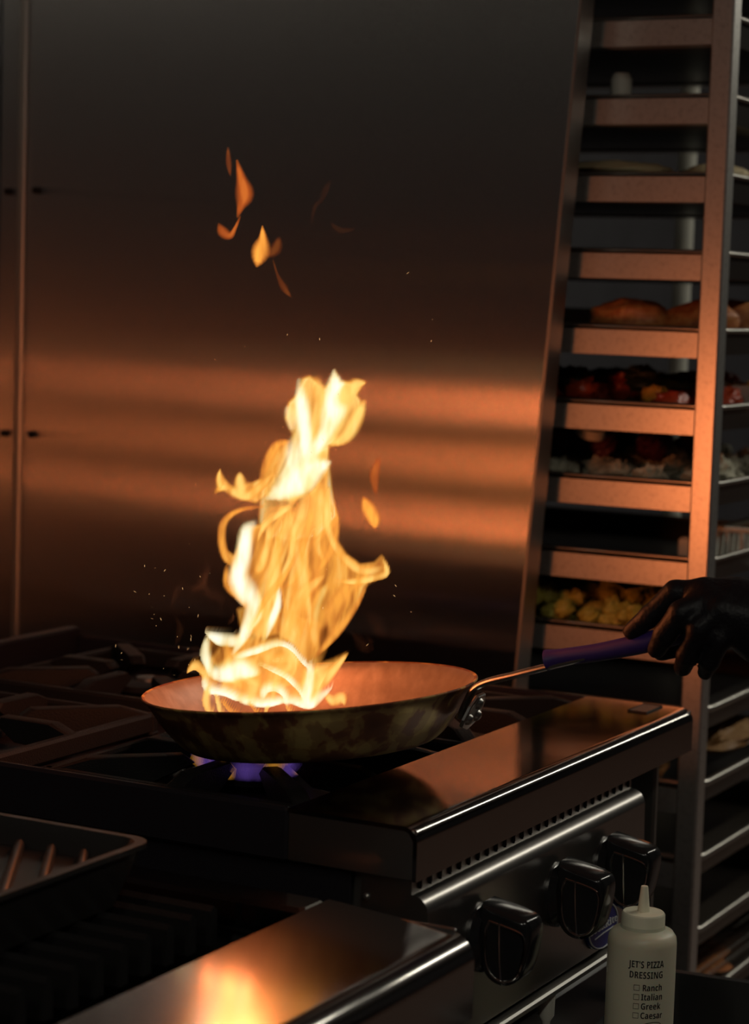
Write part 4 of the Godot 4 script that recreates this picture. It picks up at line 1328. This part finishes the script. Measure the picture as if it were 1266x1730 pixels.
const TONGUES = [
	["w", -8, 0.9, [3, 313, 6, 292, 9, 263, 7, 238, 0, 215, -25, 198], [2.3, 5.7, 6.9, 13.8, 12.6, 2.3]],
	["w", -4, 0.9, [35, 235, 18, 227, 4, 215, -13, 201], [1.4, 9.2, 10.3, 3.4]],
	["w", -12, 0.85, [36, 324, 38, 302, 36, 284, 28, 261, 15, 240], [1.1, 8.7, 10.3, 5.7, 5.1]],
	["y", 0, 0.8, [67, 313, 56, 310, 45, 296], [0.7, 5.1, 6.9]],
	["y", -3, 0.85, [66, 295, 59, 278, 49, 260, 35, 251], [1.8, 5.5, 5.1, 1.4]],
	["w", 6, 0.8, [-8, 286, -4, 278, -3, 265], [2.3, 5.5, 2.3]],
	["y", 10, 0.7, [18, 313, 23, 295, 19, 277, 13, 252], [4.1, 6.4, 4.1, 4.6]],
	["w", -22, 0.95, [-38, 174, -44, 166, -46, 143, -50, 124, -42, 108, -36, 97, -39, 81, -44, 64, -54, 47], [3.2, 5.5, 6.4, 7.8, 8.7, 5.7, 4.6, 4.1, 1.6]],
	["y", -14, 0.75, [-22, 180, -23, 155, -29, 136, -33, 126], [1.6, 3.2, 4.6, 1.8]],
	["y", -16, 0.7, [-2, 192, -13, 184, -27, 172, -33, 156], [2.1, 2.8, 2.3, 0.9]],
	["y", -6, 0.75, [11, 199, 8, 183, 2, 165, 0, 144, -7, 125, -15, 109, -13, 91, -14, 68], [4.1, 4.1, 2.8, 2.8, 3.2, 3.7, 3.2, 1.8]],
	["w", -18, 0.85, [-11, 113, -12, 95, -19, 77, -24, 61], [1.1, 3.2, 3.7, 1.8]],
	["y", -20, 0.85, [31, 125, 19, 115, 11, 105, 4, 87, -5, 63], [1.8, 4.6, 5.7, 5.1, 3.7]],
	["y", -2, 0.65, [34, 209, 33, 179, 40, 157, 54, 139, 71, 130, 92, 134], [1.8, 3.2, 2.8, 3.2, 3.7, 2.3]],
	["y", -9, 0.8, [88, 145, 93, 130, 80, 124, 62, 120, 44, 120], [0.9, 2.5, 2.8, 2.3, 1.1]],
	["o", -4, 0.7, [73, 115, 63, 93, 45, 67, 26, 45], [1.4, 2.3, 3.2, 1.6]],
	["o", 5, 0.6, [18, 202, 17, 179, 11, 151, 7, 124, -9, 109], [4.1, 3.4, 3.2, 2.8, 1.4]],
	["y", 12, 0.6, [27, 211, 27, 179, 24, 156, 32, 134], [3.2, 3.7, 3.2, 1.1]],
	["o", 14, 0.55, [39, 191, 42, 166, 36, 143, 25, 126], [2.3, 3.2, 3.2, 1.1]],
	["o", 2, 0.7, [-30, 189, -49, 186, -65, 176, -69, 160, -65, 140, -57, 130], [1.1, 1.8, 3.0, 3.2, 3.0, 1.4]],
	["o", 0, 0.65, [-63, 129, -61, 112, -49, 99, -41, 89], [1.8, 3.7, 2.8, 0.9]],
	["y", 4, 0.75, [-76, 202, -68, 207, -59, 203, -45, 199, -32, 209, -22, 220], [2.1, 3.0, 3.9, 3.9, 3.0, 1.6]],
	["y", 2, 0.8, [-72, 224, -73, 215, -71, 207], [0.7, 2.5, 2.8]],
	["y", 6, 0.7, [-53, 220, -52, 212, -50, 203], [1.8, 4.6, 4.1]],
	["o", 8, 0.65, [-32, 216, -26, 235, -17, 250, -5, 253], [1.8, 3.7, 3.4, 1.4]],
	["w", -26, 0.9, [-81, 69, -67, 62, -53, 61, -47, 64], [0.7, 5.1, 5.1, 1.6]],
	["w", -28, 0.9, [-79, 62, -80, 47, -75, 30], [1.8, 3.7, 3.0]],
	["w", -30, 0.85, [-76, 29, -59, 29, -45, 34, -30, 30], [4.6, 7.8, 9.2, 3.2]],
	["w", -34, 0.95, [-81, 28, -76, 15, -59, 11, -40, 4, -19, 2, 1, 6, 22, 2, 33, 11, 44, 20], [1.6, 3.2, 2.3, 2.8, 2.8, 2.3, 3.2, 3.0, 0.7]],
	["w", -36, 0.85, [-24, 5, -20, 16, -8, 16, -1, 10, 1, 1], [2.8, 3.7, 3.2, 2.5, 1.4]],
	["w", -30, 0.9, [22, 43, 22, 27, 19, 11, 21, 1], [1.8, 4.1, 4.6, 2.8]],
	["w", -24, 0.8, [-51, 45, -32, 51, -9, 59, 4, 54, 14, 43, 23, 35], [1.8, 3.0, 2.3, 1.8, 1.8, 1.8]],
	["w", -28, 0.8, [-27, 38, -9, 31, 3, 24, 15, 11, 20, 2], [1.1, 1.8, 1.8, 1.8, 1.8]],
	["y", -10, 0.85, [58, 50, 46, 35, 33, 20, 27, 15], [0.7, 3.2, 4.6, 2.1]],
	["y", -20, 0.85, [-98, 27, -89, 35, -80, 26], [0.7, 3.9, 2.8]],
	["y", -36, 0.75, [-76, 15, -77, 1, -71, -14], [2.3, 3.2, 0.9]],
	["y", -34, 0.7, [-68, 10, -65, -1, -62, -14], [1.4, 2.1, 0.9]],
	["o", -36, 0.6, [-63, 6, -54, -5, -41, -13], [1.1, 1.6, 0.7]],
	["o", -34, 0.6, [-35, 2, -29, -6, -26, -12], [1.4, 1.4, 0.7]],
	["y", -36, 0.6, [-17, 1, -20, -6, -18, -12], [1.6, 1.4, 0.7]],
	["y", -34, 0.6, [0, 1, 4, -6, 8, -11], [1.4, 1.4, 0.7]],
	["y", -8, 0.7, [36, 9, 45, 2, 53, 6, 56, -2], [1.4, 4.1, 3.7, 0.9]],
	["w", -14, 0.6, [-46, 64, -37, 74, -28, 88, -32, 109], [1.4, 2.8, 2.8, 0.9]],
	["y", -12, 0.6, [-28, 53, -18, 42, 0, 43, 12, 34], [3.2, 4.6, 3.7, 1.4]],
	["o", -6, 0.6, [-57, 48, -48, 39, -52, 20, -36, 11], [2.3, 4.6, 4.1, 2.3]],
	["y", 8, 0.55, [-32, 55, -28, 81, -22, 104, -18, 132, -12, 160, 1, 183], [2.3, 3.2, 3.2, 3.2, 3.2, 2.8]],
	["y", 16, 0.5, [27, 50, 22, 76, 26, 97, 37, 115], [2.3, 5.1, 5.1, 2.3]],
	["o", 18, 0.5, [41, 65, 42, 88, 55, 109, 71, 121], [2.3, 6.4, 6.0, 1.8]],
	["y", 12, 0.35, [-10, 171, -16, 144, -19, 117, -19, 90, -25, 64], [0.6, 1.6, 2.0, 1.6, 0.6]],
	["y", -4, 0.43, [-3, 159, -12, 131, -20, 104, -24, 76, -26, 49], [1.2, 3.1, 3.9, 3.1, 1.2]],
	["o", -16, 0.36, [21, 168, 24, 143, 22, 117, 15, 91, 11, 65], [1.3, 3.4, 4.3, 3.4, 1.3]],
	["y", 7, 0.45, [-15, 165, -15, 137, -19, 109, -29, 81, -46, 52], [1.2, 3.3, 4.1, 3.3, 1.2]],
	["y", 9, 0.46, [-2, 183, 2, 150, 1, 117, -5, 84, -10, 50], [1.0, 2.7, 3.4, 2.7, 1.0]],
	["y", 3, 0.44, [20, 173, 14, 147, 14, 121, 18, 95, 21, 69], [0.9, 2.5, 3.1, 2.5, 0.9]],
	["o", 18, 0.41, [30, 168, 31, 140, 25, 112, 18, 83, 17, 55], [1.4, 3.7, 4.6, 3.7, 1.4]],
	["o", 12, 0.32, [22, 173, 17, 149, 8, 124, 3, 100, 3, 75], [0.6, 1.6, 2.0, 1.6, 0.6]],
	["y", 20, 0.42, [-3, 186, 1, 157, 9, 128, 15, 99, 15, 69], [1.4, 3.7, 4.6, 3.7, 1.4]],
	["y", 1, 0.3, [-15, 156, -14, 132, -19, 107, -32, 82, -49, 57], [1.0, 2.8, 3.5, 2.8, 1.0]],
	["o", -16, 0.5, [9, 153, -2, 130, -18, 108, -32, 86, -42, 63], [0.8, 2.1, 2.7, 2.1, 0.8]],
	["y", 20, 0.44, [-4, 158, -12, 136, -20, 114, -23, 91, -22, 70], [1.4, 3.7, 4.6, 3.7, 1.4]],
	["y", 9, 0.5, [-4, 187, -13, 153, -19, 119, -24, 84, -34, 49], [1.2, 3.3, 4.1, 3.3, 1.2]],
	["o", 19, 0.43, [-10, 180, -14, 151, -12, 122, -6, 93, -3, 64], [0.6, 1.5, 1.9, 1.5, 0.6]],
	["o", 13, 0.3, [-4, 167, -15, 140, -28, 114, -38, 87, -44, 60], [1.2, 3.3, 4.1, 3.3, 1.2]],
	["y", -7, 0.37, [4, 189, -9, 156, -22, 124, -32, 91, -40, 59], [1.1, 3.0, 3.7, 3.0, 1.1]],
]
const WISPS = [
	["d", -5, 0.5, [82, 240, 78, 224, 80, 206], [2.1, 4.1, 1.6], "thin upright orange wisp of flame beside the tall flame"],
	["o", -5, 0.95, [68, 202, 73, 192, 79, 181, 80, 172], [1.1, 5.5, 5.1, 0.7], "yellow torn scrap of flame right of the tall flame"],
	["d", 0, 0.22, [-72, 533, -71, 519, -69, 507], [0.9, 2.2, 0.7], "faint thin wisp of flame, highest of all in the air"],
	["d", 0, 0.95, [-63, 521, -58, 503, -55, 490, -58, 479, -61, 468], [0.9, 3.8, 6.4, 3.2, 0.9], "long orange wisp of flame high above the pan"],
	["d", 4, 0.75, [-79, 460, -75, 453, -68, 450, -63, 458, -59, 468], [1.2, 3.8, 2.6, 1.2, 0.7], "small hooked orange wisp left under the long high wisp"],
	["o", -4, 0.98, [-37, 460, -36, 447, -38, 435, -41, 422], [0.4, 3.5, 6.4, 1.4], "bright yellow teardrop of flame floating above the tall flame"],
	["d", 2, 0.16, [-21, 448, -24, 438, -32, 432], [2.0, 4.6, 2.0], "dull red wisp beside the bright teardrop of flame"],
	["d", 0, 0.16, [-26, 428, -21, 413, -15, 402, -7, 392], [0.4, 1.2, 2.9, 0.3], "dim red streak of flame trailing below the bright teardrop"],
	["d", 0, 0.022, [27, 505, 22, 495, 19, 486, 13, 480, 10, 463], [1.4, 3.2, 2.0, 2.0, 0.9], "barely visible red wisp in the air right of the high wisps"],
	["d", 0, 0.022, [28, 465, 38, 458, 52, 460], [1.2, 2.9, 0.9], "barely visible red smear of flame above the tall flame's right"],
]
const SHEETS = [
	["body", 6, 0.7, [-22, 191, 1, 192, 20, 211, 34, 241, 34, 211, 41, 193, 46, 180, 45, 159, 54, 146, 67, 137, 80, 139, 87, 147, 95, 131, 93, 125, 73, 114, 68, 100, 58, 84, 45, 66, 28, 46, 19, 34, 4, 54, -10, 63, -28, 60, -44, 64, -41, 87, -56, 103, -62, 117, -59, 131, -68, 149, -57, 142, -44, 170, -31, 173, -28, 184], 0.38, 2],
	["head", 4, 0.85, [-11, 276, -8, 292, 1, 301, 5, 316, 13, 319, 27, 308, 31, 313, 36, 326, 43, 315, 67, 312, 60, 301, 66, 294, 63, 283, 55, 264, 44, 253, 34, 250, 33, 239, 20, 211, 1, 192, -27, 200, -14, 221, -4, 247, -4, 260], 0.62, 1],
	["neck", 8, 0.38, [-33, 207, -14, 224, -1, 244, 33, 250, 38, 212, 44, 182, 26, 161, 2, 156, -24, 159, -34, 173], 0.6, 1],
	["hip", -6, 0.42, [-53, 89, -29, 99, 3, 89, 33, 78, 39, 55, 26, 18, -17, 10, -59, 18, -78, 38, -64, 58, -48, 66], 0.42, 1],
	["shoulder", 10, 0.65, [-32, 218, -26, 239, -19, 252, -5, 255, -5, 242, -14, 219, -25, 200, -36, 191, -52, 196, -63, 204, -76, 201, -75, 215, -72, 224, -66, 215, -59, 208, -56, 219, -50, 220, -48, 212, -39, 214], 0.4, 2],
	["base", -12, 0.8, [-82, 52, -78, 70, -69, 64, -53, 64, -44, 64, -28, 60, -10, 63, 4, 54, 19, 34, 28, 37, 41, 42, 57, 50, 56, 44, 40, 28, 35, 18, 29, 4, 20, 0, 6, 6, -17, 0, -31, 0, -47, 3, -66, 15, -79, 15, -82, 26, -98, 28, -89, 37, -81, 33], 0.5, 0],
]
const SMOKE = [
	[[-89, 146, -82, 130, -86, 111, -97, 106, -104, 95], [1.4, 3.7, 5.1, 3.2, 1.4]],
	[[-71, 135, -80, 125, -81, 107, -68, 98, -69, 82], [1.1, 2.8, 4.1, 3.7, 1.8]],
	[[-56, 85, -56, 78, -62, 71], [0.9, 2.1, 1.1]],
	[[-98, 51, -91, 47, -84, 40], [0.7, 2.3, 1.8]],
	[[-112, 30, -119, 18, -116, 13, -100, 17, -86, 19], [1.4, 2.8, 2.3, 2.1, 1.4]],
	[[-111, 81, -107, 67, -112, 48], [1.4, 3.2, 1.8]],
	[[-102, 120, -111, 104, -118, 85], [1.4, 4.1, 2.1]],
	[[72, 89, 86, 78, 93, 62], [2.3, 6.0, 2.8]],
	[[59, 70, 73, 57, 82, 48], [2.3, 6.0, 2.3]],
]
